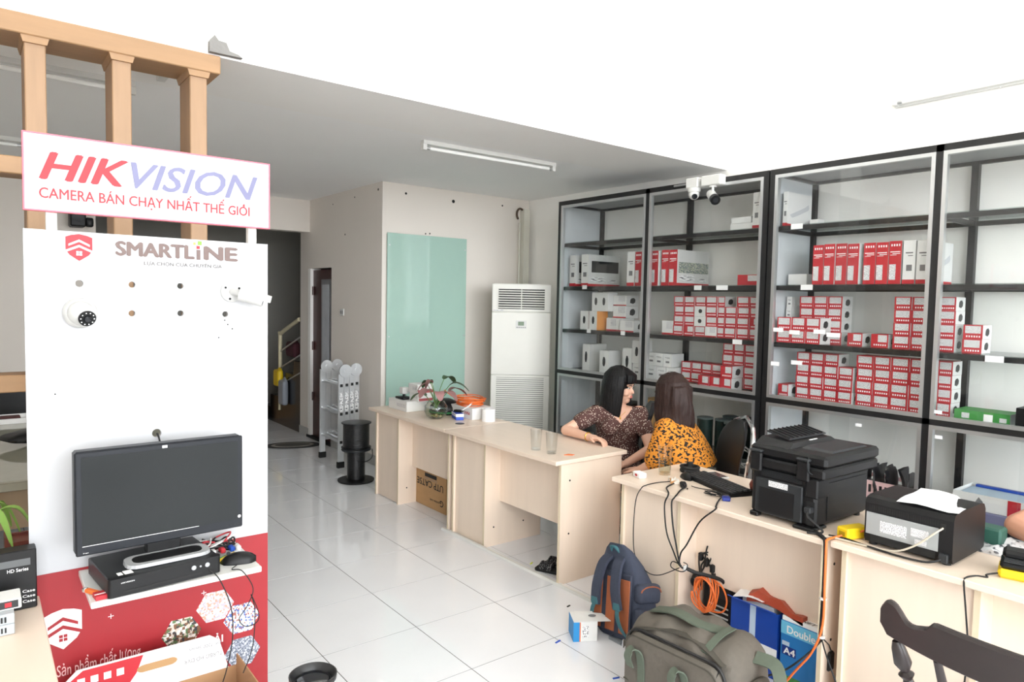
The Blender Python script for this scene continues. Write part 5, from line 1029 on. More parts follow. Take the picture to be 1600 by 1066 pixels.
# sheets of paper
rows = []
for j in range(7):
    u_ = j/6; z = .9435+.006*math.sin(u_*PI)+(.004 if j in (0, 6) else 0)
    a = Vector((2.735, 1.125, z))*(1-u_)+Vector((2.765, .925, z))*u_; b = Vector((3.03, 1.155, z))*(1-u_)+Vector((3.02, .955, z-.02*(u_ > .8)))*u_
    rows.append([a.lerp(b, q/6)+Vector((0, 0, .004*math.sin(q+j))) for q in range(7)]+[a.lerp(b, q/6)+Vector((0, 0, .004*math.sin(q+j)-.0008)) for q in range(6, -1, -1)])
MB().ring(rows).build('paper_sheet', M_paper, None, True, label='white sheets of paper lying on the low printer', cat='paper')
# yellow block, scanner-like device, plastic pack
t = thing('yellow_adaptor', (2.78, 1.30, ZD), 'yellow block between the two printers', 'adaptor', rz=-.3); MB().cbox(-.06, .06, -.03, .03, 0, .045, .006).build('block', M_yellow, t); MB().box(-.061, -.06, -.015, .015, .012, .03).build('slot', mat('dark_yellow', (170, 140, 20), .5), t)
t = thing('handset', (2.86, .762, ZD), 'yellow and black handset at the right edge of the desk', 'device', rz=.25); MB().cbox(-.07, .07, -.06, .06, 0, .032, .01).build('base', M_yellow, t); MB().cbox(-.065, .065, -.055, .055, .032, .055, .01).build('cover', M_plastic_k, t); MB().cbox(-.015, .06, -.05, .05, .055, .085, .01).build('cradle', M_plastic_k, t)
for k in range(3): MB().cbox(-.06+.02*k, -.045+.02*k, -.045, .045, .055, .06, .002).build('key_row', M_plastic_dk, t)
cable('cord', [(2.79, .80, .765), (2.765, .83, .755), (2.745, .822, .753), (2.73, .85, .752), (2.68, .865, .752), (2.657, .862, .735), (2.65, .85, .65), (2.645, .835, .52), (2.65, .84, .42), (2.66, .85, .30)], .003, M_rubber, '', parent=t)
rn = random.Random(8); rows = []
for j in range(8): rows.append([Vector((3.02+.03*j, .98-.028*i_, ZD+.002+rn.uniform(.0, .028)*math.sin(PI*(i_+.5)/8))) for i_ in range(8)]+[Vector((3.02+.03*j, .98-.028*i_, ZD)) for i_ in range(7, -1, -1)])
MB().ring(rows).build('plastic_pouch', two_tone('bag_of_parts', (214, 214, 216), (80, 84, 90), 45, .38, .5, kind='NOISE', rough=.25), None, True, label='clear crinkled pouch behind the low printer', cat='pouch')
t = thing('green_case', (3.16, .96, ZD), 'dark green case behind the clear pouch', 'case'); MB().cbox(-.03, .05, -.06, .07, 0, .07, .008).build('case', mat('bottle_green', (40, 84, 72), .5), t)
# cable bundle between the desks
bd = thing('cable_bundle', (2.63, 1.335, .3), 'black and orange cable bundle taped between two desks', 'cable')
MB().tube(spline([(2.70, 1.42, .757), (2.655, 1.36, .757), (2.632, 1.337, .74), (2.632, 1.335, .6), (2.632, 1.337, .45), (2.632, 1.34, .35)], 5), .008, 8).build('black_sleeve', M_rubber, bd, True, world=True)
MB().tube(spline([(2.80, 1.25, .79), (2.72, 1.32, .762), (2.645, 1.335, .757), (2.622, 1.328, .74), (2.618, 1.325, .6), (2.62, 1.327, .42), (2.61, 1.36, .30), (2.60, 1.42, .20), (2.58, 1.50, .06)], 5), .0045, 8).build('orange_cable', M_orange, bd, True, world=True)
MB().tube(spline([(2.632, 1.33, .36), (2.60, 1.38, .28), (2.57, 1.46, .19), (2.55, 1.56, .13), (2.56, 1.66, .12)], 5), .004, 6).build('grey_lead', M_plastic_dk, bd, True, world=True)
for (y1, x1) in ((1.20, 2.62), (1.16, 2.60)): MB().tube(spline([(2.628, 1.332, .36), (2.615, 1.30, .30), (2.61, 1.25, .20), (x1, y1, .02)], 5), .003, 6).build('thin_lead', M_plastic_dk, bd, True, world=True)
for (z) in (.52, .365): MB().lathe([(.013, 0), (.014, .004), (.013, .008)], (2.627, 1.333, z), n=10).build('white_tie', M_plastic_w, bd, True, world=True)

# ------------------------------------------------------------------ under the third desk
tw = thing('computer_tower', (3.05, 2.0, 0), 'dark computer tower under the third desk', 'computer')
MB().cbox(2.90, 3.2, 1.90, 2.09, .001, .40, .006).build('case', M_plastic_k, tw, world=True); MB().box(2.898, 2.90, 1.93, 2.06, .22, .36).build('rear_grille', M_plastic_dk, tw, world=True)
for k in range(4): MB().box(2.896, 2.898, 1.94, 2.05, .10+k*.025, .108+k*.025).build('slot_cover', M_alu, tw, world=True)
t = thing('cable_coil', (2.80, 1.985, .27), 'orange patch cable coil hanging under the third desk', 'cable')
for k in range(7):
    MB().tube([(.012*math.cos(q*.7+k)-.006*k, .052*math.cos(2*PI*q/24)+.003*k, .085*math.sin(2*PI*q/24)) for q in range(25)], .0042, 6).build('turn', M_orange, t, True)
MB().tube(spline([(0, .0, .085), (.0, -.07, .06), (.0, -.10, .0), (.0, -.08, -.06), (.0, -.02, -.08)], 5), .0042, 6).build('loose_end', M_orange, t, True)
MB().box(-.012, .012, -.01, .01, .078, .092).build('tie', M_plastic_w, t)
t = thing('cable_hank', (2.80, 2.065, .30), 'small black cable hank beside the orange coil', 'cable')
for k in range(4): MB().tube([(.004*k, .028*math.cos(2*PI*q/16), .024*math.sin(2*PI*q/16)+.006*k) for q in range(17)], .0035, 6).build('turn', M_rubber, t, True)
t = thing('cable_clump', (2.83, 2.04, .36), 'clump of black plugs behind the orange coil', 'cable'); rn = random.Random(5)
for k in range(8): MB().tube(spline([(rn.uniform(0, .06), rn.uniform(-.06, .05), rn.uniform(-.08, .12)) for q in range(4)], 4), .004, 6).build('lead', M_rubber, t, True)
for k in range(3): MB().cbox(.0, .035, -.05+.035*k, -.028+.035*k, .0+.02*k, .04+.02*k, .005).build('plug', M_plastic_k, t)
M_blue2 = mat('deep_blue_carton', (18, 66, 160), .45)
b1 = thing('paper_carton', (2.94, 1.74, 0), 'plain blue carton holding papers and an orange file under the desk', 'box')
def bp(nm, mb, m, par=b1): return mb.build(nm, m, par, world=True)
for q in ((2.80, 2.805, 1.62, 1.86), (3.10, 3.105, 1.62, 1.86), (2.805, 3.10, 1.62, 1.625), (2.805, 3.10, 1.855, 1.86)): bp('side', MB().box(q[0], q[1], q[2], q[3], .001, .30), M_blue2)
bp('flap', MB().add([(2.80, 1.63, .30), (2.80, 1.85, .30), (2.75, 1.85, .325), (2.75, 1.66, .325), (2.803, 1.63, .303), (2.803, 1.85, .303), (2.753, 1.85, .328), (2.753, 1.66, .328)], UC.f), M_blue2)
bp('white_print', MB().box(2.7992, 2.80, 1.62, 1.70, .06, .14), M_paper); bp('white_print', MB().box(2.7992, 2.80, 1.73, 1.76, .10, .30), M_palebl)
MB().box(2.83, 3.07, 1.66, 1.82, .20, .31).build('document', M_paper, b1, world=True)
rows = [[Vector((2.78+.05*j, 1.84-.03*q, .315+.03*math.sin(j*.6+q*.4))) for q in range(6)]+[Vector((2.78+.05*j, 1.84-.03*q, .313+.03*math.sin(j*.6+q*.4))) for q in range(5, -1, -1)] for j in range(5)]
MB().ring(rows).build('paper_sheet', M_paper, None, True, label='curling white sheet on the plain blue carton', cat='paper')
rows = [[Vector((2.80+.06*j, 1.78-.055*q, .335+.03*math.sin(j*.9+q*.8)+.02*(q % 2))) for q in range(6)]+[Vector((2.80+.06*j, 1.78-.055*q, .31+.02*math.sin(j*.9+q*.8))) for q in range(5, -1, -1)] for j in range(5)]
MB().ring(rows).build('orange_folder', mat('rust_folder', (170, 72, 48), .5), None, True, label='rust orange folder stuffed between the blue cartons', cat='folder')
b2 = thing('paper_carton', (2.95, 1.50, 0), 'light blue paper carton with white lettering under the desk', 'box')
grad = mat('sky_blue_carton', (36, 120, 190), .45, var=.15, scale=3)
MB().cbox(2.80, 3.10, 1.385, 1.605, .001, .29, .003).build('carton', grad, b2, world=True)
MB().box(2.7992, 2.80, 1.386, 1.604, .232, .288).build('upper_print', mat('pale_cyan', (110, 190, 224), .5), b2, world=True); MB().box(2.7992, 2.80, 1.386, 1.604, .003, .05).build('grass_print', mat('grass_print', (70, 140, 70), .5, var=.3, scale=40), b2, world=True)
letters('lettering', 'Double', .13, .034, (2.7990, 1.575, .240), (0, -1, 0), (0, 0, 1), M_paper, b2, .02)
letters('lettering', 'A4', .055, .030, (2.7988, 1.588, .145), (0, -1, 0), (0, 0, 1), M_paper, b2, .03)
MB().box(2.7991, 2.80, 1.53, 1.595, .14, .18).build('logo_patch', mat('logo_navy', (20, 50, 130), .5), b2, world=True); MB().box(2.7991, 2.80, 1.562, 1.596, .182, .20).build('logo_patch', M_palebl, b2, world=True)
mg = MB().cbox(2.80, 3.06, 1.40, 1.60, .291, .312, .002).build('magazine_stack', M_paper, None, label='stack of white papers on the light blue carton', cat='papers'); letters('lettering', 'MONET', .12, .024, (2.803, 1.57, .3125), (0, -1, 0), (.9, 0, 0), M_darkprint, mg, .02, .2)
MB().cbox(2.84, 3.04, 1.405, 1.50, .313, .37, .003).build('teal_box', mat('teal_carton', (60, 150, 170), .5), None, label='small teal carton under the desk edge', cat='box')
t = thing('black_adaptor', (2.785, 1.38, .20), 'black adaptor hanging beside the light blue carton', 'adaptor'); MB().cbox(-.03, .012, -.022, .03, -.03, .05, .006).build('block', M_rubber, t); MB().tube([(0, -.01, .05), (-.06, -.03, .10), (-.13, -.04, .15)], .003, 6).build('lead', M_rubber, t, True)

# ------------------------------------------------------------------ torn carton, backpack and duffel bag on the floor
t = thing('camera_carton', (2.40, 2.42, .0005), 'torn white and blue carton lying on the floor', 'box', rz=-.55)
MB().cbox(-.075, .045, -.06, .06, 0, .10, .002).build('carton', M_whitebox, t); MB().box(-.0756, -.0750, -.06, .06, 0, .10).build('blue_end', mat('cyan_blue', (40, 140, 206), .5), t); MB().box(-.0456, -.075, -.0606, -.06, .001, .099).build('blue_edge', mat('cyan_blue', 0), t); MB().box(-.045, -.04, -.0606, -.06, .001, .099).build('orange_edge', M_orange, t)
MB().add([(-.07, -.062, .101), (.045, -.062, .101), (.12, -.03, .085), (.10, .05, .088), (-.05, .06, .101), (-.07, -.062, .103), (.045, -.062, .103), (.12, -.03, .087), (.10, .05, .090), (-.05, .06, .103)], [(0, 4, 3, 2, 1), (5, 6, 7, 8, 9), (0, 1, 6, 5), (1, 2, 7, 6), (2, 3, 8, 7), (3, 4, 9, 8), (4, 0, 5, 9)]).build('lid_flap', M_whitebox, t)
MB().prism([(.02*math.cos(a), .014*math.sin(a)) for a in [2*PI*k/14 for k in range(14)]], (.03, .0, .1035), (1, 0, 0), (0, 1, 0), (0, 0, .0005)).build('picture', mat('grey_print', (120, 120, 122)), t); MB().box(-.03, .0, -.0615, -.0606, .02, .08).build('print', M_print, t)
rn = random.Random(12); rows = [[Vector((2.47+.018*j, 2.33-.018*q, .002+rn.uniform(0, .03))) for q in range(6)]+[Vector((2.47+.018*j, 2.33-.018*q, .001)) for q in range(5, -1, -1)] for j in range(6)]
MB().ring(rows).build('plastic_film', glass('clear_film', (.85, .87, .88), 1.6, .1), None, label='crumpled clear film between torn carton and backpack', cat='film')
M_bpk = mat('navy_fabric', (54, 60, 76), .85, var=.15, scale=60, bump=.15); M_bpo = mat('rust_fabric', (160, 90, 56), .85, var=.1, scale=50); M_bpt = mat('teal_webbing', (58, 104, 112), .8)
bk_ = thing('backpack', (2.545, 2.33, 0), 'navy backpack with rust and teal straps leaning on the desk', 'backpack', rz=math.radians(-22))
bk_.scale = (1, 1, .95); bk_.rotation_euler = Euler((math.radians(-9), math.radians(10), math.radians(-6)))
def pk(nm, mb, m, s_=True, par=bk_): return mb.build(nm, m, par, s_)
prof_b = [(.00, .12, .060), (.05, .155, .085), (.15, .165, .095), (.27, .155, .085), (.37, .125, .055), (.44, .085, .028), (.47, .05, .010)]
rings = []
for (z, wy, wx) in prof_b:
    rings.append([Vector((-.055+wx+wx*math.copysign(abs(math.cos(a))**.6, math.cos(a)), wy*math.copysign(abs(math.sin(a))**.6, math.sin(a)), z)) for a in [2*PI*k/28 for k in range(28)]])
pk('body', MB().ring(rings), M_bpk)
def ribbon(pts, w_, th, side, nm, m, par):
    pp_ = spline(pts, 6); rr_ = []; s0 = Vector(side)
    for i_, p in enumerate(pp_):
        t_ = (pp_[min(i_+1, len(pp_)-1)]-pp_[max(i_-1, 0)]).normalized(); n_ = t_.cross(s0).normalized(); s2 = n_.cross(t_).normalized()
        rr_.append([p-s2*w_-n_*th, p+s2*w_-n_*th, p+s2*w_+n_*th, p-s2*w_+n_*th])
    return MB().ring(rr_).build(nm, m, par, True)
pk('back_panel', MB().cbox(-.064, -.050, -.135, .135, .02, .33, .006), M_bpk, False)
for y in (-.10, .0, .10): pk('rust_stripe', MB().cbox(-.070, -.064, y-.034, y+.034, .03, .30, .003), M_bpo, False)
for s_ in (-1, 1):
    y = .055*s_
    ribbon([(-.045, y*.7, .41), (-.085, y, .36), (-.105, y*1.25, .25), (-.095, y*1.5, .15)], .030, .007, (0, 1, 0), 'shoulder_strap', M_bpk, bk_)
    ribbon([(-.096, y*1.5, .165), (-.105, y*1.7, .12), (-.09, y*2.0, .06), (-.06, y*2.3, .02)], .012, .002, (0, 1, 0), 'strap_webbing', M_bpt, bk_)
    pk('buckle', MB().cbox(-.108, -.092, y*1.5-.024, y*1.5+.024, .145, .185, .004), M_bpt, False)
ribbon([(-.04, -.03, .42), (-.07, -.015, .455), (-.07, .015, .455), (-.04, .03, .42)], .008, .004, (1, 0, 0), 'carry_loop', M_bpt, bk_)
for (z0, z1, r) in ((.03, .17, .0), (.19, .29, .0)):
    pkt = pk('side_pocket', MB().rbox((.035, -.150, (z0+z1)/2), (.075, .032, (z1-z0)/2), .026, 16, 10), M_bpk)
    MB().tube([(.035+.066*math.cos(a), -.182+.004*abs(math.cos(a)), z1-.04+.03*math.sin(a)) for a in [PI*k/12 for k in range(13)]], .0035, 6).build('piping', M_bpo, pkt, True)
# duffel
M_olive = mat('olive_fabric', (96, 90, 82), .8, var=.12, scale=40, bump=.2); M_sage = mat('sage_webbing', (86, 95, 82), .8, var=.08, scale=60)
df = thing('duffel_bag', (2.33, 1.70, 0), 'olive canvas duffel bag with sage handles on the floor', 'bag', rz=math.radians(3)); df.scale = (1, .82, .93)
def fold(k):
    q = Vector(k); s_ = 1-.10*max(0, q.z)/.19; q.x *= s_; q.y *= 1-.06*max(0, q.z)/.19
    q.z += .012*math.sin(q.y*22+q.x*9)*(q.z > 0)+.02*(1-(q.y/.33)**2)*(q.z > 0); q.x += .008*math.sin(q.y*17+q.z*20); return q
def sq(k, p=.5): return math.copysign(abs(k)**p, k)
mb = MB(); rings = []
for j in range(19):
    t_ = -1+2*j/18; y = .32*t_; sc = (1-abs(t_)**6*.28) if abs(t_) < .99 else .62; rg = []
    for k in range(36):
        a = 2*PI*k/36; x = .165*sq(math.cos(a), .55)*sc; z = .19*sq(math.sin(a), .6)*sc
        x += .007*math.sin(9*t_+3*a); z += (.010*math.sin(11*t_+2*a)+.015*(1-t_*t_)) if z > 0 else 0
        rg.append(Vector((x, y, .195+z)))
    rings.append(rg)
mb.ring(rings).build('body', M_olive, df, True)
fp = MB(); rg = []
def rr_yz(w_, h, r, x, n=6): return [Vector((x, p.x, p.y+.19)) for p in [Vector((q.x, q.y, 0)) for q in rrect(w_, h, r, 0, n)]]
mb = MB().ring([rr_yz(.275, .145, .07, -.165), rr_yz(.265, .135, .065, -.195), rr_yz(.22, .09, .05, -.202)]); front = mb.build('front_pocket', M_olive, df, True)
def zip_line(w_, h, r, x, z0, nm, m, rad, par, lo=0): 
    pts = [Vector((x, p.x, p.y+.19)) for p in rrect(w_, h, r, 0, 6)]; pts = [p for p in pts if p.z > lo]
    return MB().tube(pts, rad, 6).build(nm, m, par, True)
zip_line(.282, .155, .075, -.160, 0, 'zipper', mat('zip_black', (34, 33, 33), .6), .007, df, .12); zip_line(.268, .139, .066, -.196, 0, 'piping', mat('olive_piping', (70, 66, 58), .8), .004, front, .10)
ribbon([(-.150, .26, .33), (-.13, .10, .375), (-.12, -.08, .385), (-.14, -.26, .34)], .016, .003, (1, 0, 0), 'zip_band', mat('olive_piping', 0), df)
ribbon([(-.166, .22, .330), (-.176, .08, .318), (-.178, -.08, .312), (-.168, -.25, .318)], .024, .002, (.75, 0, .66), 'zip_gap_shade', mat('zip_black', 0), df)  # black ribbon colours in the shade inside the open zip
for s_ in (-1, 1):
    y = .13*s_+.02
    ribbon([(-.206, y+.0, .05), (-.208, y+.0, .20), (-.214, y+.01, .27), (-.235, y+.035, .29), (-.245, y+.05, .255), (-.22, y+.055, .20)], .020, .003, (0, 1, 0), 'handle_loop', M_sage, df)
ribbon([(-.02, .25, .385), (-.04, .10, .425), (-.03, -.04, .41), (.02, -.14, .395)], .030, .003, (.9, .2, 0), 'carry_handle', M_sage, df)
ribbon([(-.14, -.15, .36), (-.05, -.16, .405), (.06, -.15, .40)], .018, .003, (0, 1, 0), 'top_band', M_sage, df)
ribbon([(.02, -.30, .34), (.03, -.40, .33), (-.03, -.46, .25), (-.06, -.42, .17), (-.05, -.33, .15)], .028, .003, (.8, .1, .5), 'shoulder_strap', M_sage, df)
MB().rbox((-.03, .345, .16), (.07, .03, .10), .028, 16, 10).build('end_pocket', M_olive, df, True); MB().rbox((-.03, -.345, .16), (.08, .03, .11), .028, 16, 10).build('end_pocket', M_olive, df, True)
MB().cbox(-.206, -.196, -.24, -.228, .24, .27, .002).build('zip_pull', M_chrome, df); MB().cbox(-.10, -.09, .372, .38, .18, .22, .002).build('zip_pull', M_chrome, df)
MB().cbox(2.28, 2.45, 1.10, 1.26, .0005, .16, .01).build('black_carton', M_plastic_k, None, label='black carton on the floor at the right of the duffel bag', cat='box')

# ------------------------------------------------------------------ lens near the camera and what it stands on
so = thing('stool', (.50, 1.26, 0), 'low black stool below the lens at the bottom edge', 'stool'); MB().lathe([(.14, .80), (.145, .82), (.13, .83)], n=28).build('seat', M_plastic_k, so, True)
for k in range(4): a = PI/4+PI/2*k; MB().cyl((.16*math.cos(a), .16*math.sin(a), 0), (.10*math.cos(a), .10*math.sin(a), .80), .012, n=10).build('leg', M_black, so, True)
le = thing('camera_lens', (.507, 1.252, .8302), 'black camera lens with a gold ring at the bottom edge', 'lens')
MB().lathe([(.030, 0), (.034, .01), (.034, .055), (.038, .06), (.038, .092)], n=36).build('barrel', mat('lens_black', (24, 24, 26), .4), le, True)
MB().lathe([(.0382, .092), (.0386, .094), (.0386, .0955), (.0382, .097)], n=36).build('gold_ring', mat('gold', (206, 160, 70), .3, metal=.8), le, True)
MB().lathe([(.038, .097), (.0445, .103), (.0455, .112), (.043, .1135), (.036, .105), (.034, .099)], n=36).build('hood', mat('lens_black', 0), le, True); MB().lathe([(.033, .0995), (.030, .103), (.018, .105)], n=28).build('front_glass', M_lens, le, True)
for k in range(8):
    a = -2.9+k*.2; MB().box(-.002, .002, -.0386, -.0381, .072, .078 if k % 3 else .088).xf(Matrix.Rotation(a+PI/2, 4, 'Z')).build('marking', M_paper, le)

# ------------------------------------------------------------------ chairs
wc = thing('windsor_chair', (2.02, .50, 0), 'dark wooden spindle-back chair in the lower right corner', 'chair', rz=0)
M_dkw = mat('black_brown_wood', (44, 36, 35), .35, var=.2, scale=8, stretch=(3, .5, 3))
def ch(nm, mb, m=M_dkw, s_=True): return mb.build(nm, m, wc, s_, world=True)
ch('seat', MB().rbox((2.08, .48, .43), (.23, .23, .02), .018, 20, 8))
def crest(t_):   # t -1..1 along y, bowed
    return Vector((1.775+.05*t_*t_, .47-.30*t_*-1, .89))
rings = []
def sstep(a, b, x): x = min(1, max(0, (x-a)/(b-a))); return x*x*(3-2*x)
for j in range(61):
    t_ = -1+2*j/60; c = crest(t_); q = abs(t_)
    zhi = c.z+.038-.020*sstep(.55, .62, q)-.008*sstep(.62, .72, q)+.036*sstep(.74, .90, q)-.022*sstep(.95, 1.0, q); zlo = c.z-.054+.012*q*q+.022*sstep(.93, 1.0, q)
    rings.append([Vector((c.x-.012, c.y, zlo+.003)), Vector((c.x-.008, c.y, zlo)), Vector((c.x+.010, c.y, zlo)), Vector((c.x+.013, c.y, zlo+.004)), Vector((c.x+.011, c.y, zhi-.006)), Vector((c.x+.004, c.y, zhi)), Vector((c.x-.006, c.y, zhi)), Vector((c.x-.013, c.y, zhi-.006))])
ch('crest_rail', MB().ring(rings))
for t_ in (-.86, -.52, -.18, .18, .52, .86):
    a = crest(t_); a.z -= .05; b = Vector((1.90, .47+.19*t_, .445)); L_ = (b-a).length; d_ = b-a
    if abs(t_) > .8:
        pr_ = [(0, .010), (.04, .016), (.14, .021), (.19, .010), (.21, .019), (.24, .011), (.30, .017), (.6, .013), (1, .012)]
    else: pr_ = [(0, .009), (.3, .012), (.7, .011), (1, .009)]
    ch('spindle', MB().tube([a+d_*q[0] for q in pr_], [q[1] for q in pr_], 12))
for (x, y) in ((1.92, .30), (1.92, .66), (2.24, .30), (2.24, .66)):
    dx = -.04 if x < 2 else .04; dy = -.03 if y < .5 else .03; a = Vector((x, y, .415)); d_ = Vector((dx, dy, -.415))
    ch('leg', MB().tube([a+d_*q for q in (0, .1, .3, .34, .38, .7, 1)], [.014, .018, .022, .014, .021, .018, .012], 12))
for (a, b) in (((1.90, .28, .20), (1.90, .68, .20)), ((2.26, .28, .20), (2.26, .68, .20)), ((1.90, .48, .20), (2.26, .48, .20))): ch('stretcher', MB().tube([a, tuple((Vector(a)+Vector(b))/2), b], [.009, .013, .009], 10))
def office_chair(loc, rz, label, chrome=False):
    t = thing('office_chair', loc, label, 'chair', rz)
    def oc_(nm, mb, m, s_=True): return mb.build(nm, m, t, s_)
    M_up = mat('black_upholstery', (26, 27, 29), .5, var=.1)
    oc_('seat', MB().rbox((0, 0, .44), (.22, .22, .035), .033, 20, 8), M_up)
    rings = []
    for j in range(13):
        t_ = j/12; z = .52+.46*t_; w_ = (.17+.06*math.sin(PI*min(1, t_*1.05)*.8))*math.sqrt(max(.08, 1-max(0, (t_-.72)/.30)**2)); y = .22+.05*t_-.04*math.sin(t_*PI)
        rings.append([Vector((w_*math.sin(a), y-.03*abs(math.sin(a))**2+.018*math.cos(a), z)) for a in [2*PI*k/24 for k in range(24)]])
    oc_('backrest', MB().ring(rings), M_up)
    if chrome:
        pts = []
        for j in range(25):
            q = -1+2*j/24; t_ = 1-abs(q); w_ = (.18+.06*math.sin(PI*min(1, t_*1.05)*.8))*math.sqrt(max(0.0, 1-max(0, (t_-.70)/.30)**2)); z = .50+.50*t_; pts.append((math.copysign(w_, q), .235+.05*t_-.04*math.sin(t_*PI), z))
        oc_('chrome_hoop', MB().tube(pts, .014, 8), M_chrome)
    oc_('back_bar', MB().tube(spline([(0, .10, .40), (0, .24, .42), (0, .25, .55)], 5), .02, 8), M_black); oc_('column', MB().cyl((0, 0, .10), (0, 0, .41), .025, n=14), M_chrome)
    for k in range(5):
        a = 2*PI*k/5+.3; oc_('base_arm', MB().cyl((0, 0, .11), (.27*math.cos(a), .27*math.sin(a), .065), .022, .016, n=8), M_plastic_k); oc_('caster', MB().cyl((.27*math.cos(a)-.012, .27*math.sin(a), .03), (.27*math.cos(a)+.012, .27*math.sin(a), .03), .03, n=12), M_rubber)
    return t
office_chair((3.62, 3.40, 0), math.radians(-135), 'black office chair under the woman with the bob')
office_chair((3.45, 2.56, 0), math.radians(-128), 'black chrome-edged office chair under the woman in orange', True)

# ------------------------------------------------------------------ people
def frame(f, up=(0, 0, 1)):
    """columns: right, forward, up for a facing direction"""
    f = Vector(f).normalized(); u = Vector(up); r = f.cross(u).normalized(); u = r.cross(f).normalized()
    return Matrix(((r.x, f.x, u.x), (r.y, f.y, u.y), (r.z, f.z, u.z)))
def torso_rings(base, top, R, grow=0.0, secs=None):
    """elliptical sections from hips to neck: (t, half width, half depth, forward shift)"""
    secs = secs or [(0, .17, .13, .0), (.15, .175, .135, .0), (.42, .135, .105, .0), (.62, .145, .115, .012), (.78, .158, .118, .02), (.90, .160, .095, .0), (.97, .120, .075, -.005), (1.0, .06, .055, -.005)]
    out = []
    for (t, w_, d, s_) in secs:
        c = Vector(base).lerp(Vector(top), t)
        out.append([c+R @ Vector(((w_+grow)*math.cos(2*PI*k/24), (d+grow)*math.sin(2*PI*k/24)+s_, 0)) for k in range(24)])
    return out
def hand(mb, wrist, d, palm_n, curl=.5, side=1, s=1.0):
    """wrist point, pointing direction, palm normal; thumb on +side"""
    d = Vector(d).normalized(); n = Vector(palm_n).normalized(); sd = d.cross(n).normalized()*side; n = sd.cross(d).normalized()*side
    w = Vector(wrist); R = Matrix(((sd.x, d.x, n.x), (sd.y, d.y, n.y), (sd.z, d.z, n.z)))
    mb.ell(w+d*.045*s, (.036*s, .052*s, .016*s), R); mb.capsule(w-d*.02, w+d*.03*s, .023*s, .024*s)
    for k, (o, L_) in enumerate(((.026, .070), (.009, .078), (-.009, .072), (-.025, .056))):
        p = w+d*.082*s+sd*o*s; a1 = curl*.6; a2 = curl*1.4
        q = p+(d*math.cos(a1)+n*math.sin(a1))*L_*.5*s; e_ = q+(d*math.cos(a2)+n*math.sin(a2))*L_*.5*s
        mb.capsule(w+d*.05*s+sd*o*.8*s, p, .0095*s, .0092*s, 8); mb.capsule(p, q, .0092*s, .0085*s, 8); mb.capsule(q, e_, .0085*s, .0068*s, 8)
    p = w+d*.02*s+sd*.028*s; q = p+(d*.6+sd*.6+n*.25).normalized()*.038*s; e_ = q+(d*.9+sd*.15+n*.35).normalized()*.03*s
    mb.capsule(w+d*.012*s+sd*.012*s, p, .014*s, .012*s, 8); mb.capsule(p, q, .0115*s, .0098*s, 8); mb.capsule(q, e_, .0098*s, .0075*s, 8)
def head(mb, c, R):
    """c: middle of the head"""
    P = lambda x, y, z: Vector(c)+R @ Vector((x, y, z))
    mb.ell(P(0, -.012, .025), (.073, .092, .088), R); mb.ell(P(0, .018, -.03), (.060, .070, .082), R); mb.ell(P(0, .045, -.085), (.032, .034, .026), R)
    mb.capsule(P(0, .082, .004), P(0, .097, -.025), .006, .0105, 8); mb.ell(P(0, .082, -.058), (.022, .012, .012), R)
    mb.ell(P(0, .075, .022), (.055, .016, .012), R); mb.ell(P(.034, .058, -.035), (.024, .024, .022), R); mb.ell(P(-.034, .058, -.035), (.024, .024, .022), R)
    for s_ in (-1, 1): mb.ell(P(.074*s_, -.005, -.01), (.009, .018, .030), R)
def face_parts(root, c, R):
    P = lambda x, y, z: Vector(c)+R @ Vector((x, y, z))
    for s_ in (-1, 1):
        MB().ell(P(.030*s_, .0765, .004), (.011, .007, .006), R, 12, 8).build('eye', mat('eye_white', (226, 220, 214), .3), root, True, world=True); MB().ell(P(.030*s_, .0825, .004), (.006, .0028, .0056), R, 10, 6).build('iris', M_darkprint, root, True, world=True)
        MB().tube([P(.014*s_, .090, .020), P(.03*s_, .089, .026), P(.047*s_, .079, .022)], .0032, 6).build('eyebrow', mat('brow', (40, 30, 28), .8), root, True, world=True)
    MB().ell(P(0, .088, -.053), (.021, .006, .005), R, 12, 6).ell(P(0, .087, -.062), (.018, .007, .006), R, 12, 6).build('lips', mat('lips', (178, 88, 86), .45), root, True, world=True)
def legs(mb, hip, R, knee_f, kz=.47, spread=.09, thick=.075, floor_z=.03, sc=1.0):
    for s_ in (-1, 1):
        h = Vector(hip)+R @ Vector((spread*s_, 0, 0)); k = Vector(hip)+R @ Vector((spread*1.05*s_, knee_f, 0)); k.z = kz; a = k+R @ Vector((0, -.04, 0)); a.z = .07
        mb.capsule(h, k, thick, thick*.72); mb.capsule(k, a, thick*.72, .036); t_ = a+R @ Vector((.01*s_, .13, 0)); t_.z = .032; mb.capsule(Vector((a.x, a.y, .04)), t_, .036, .026)
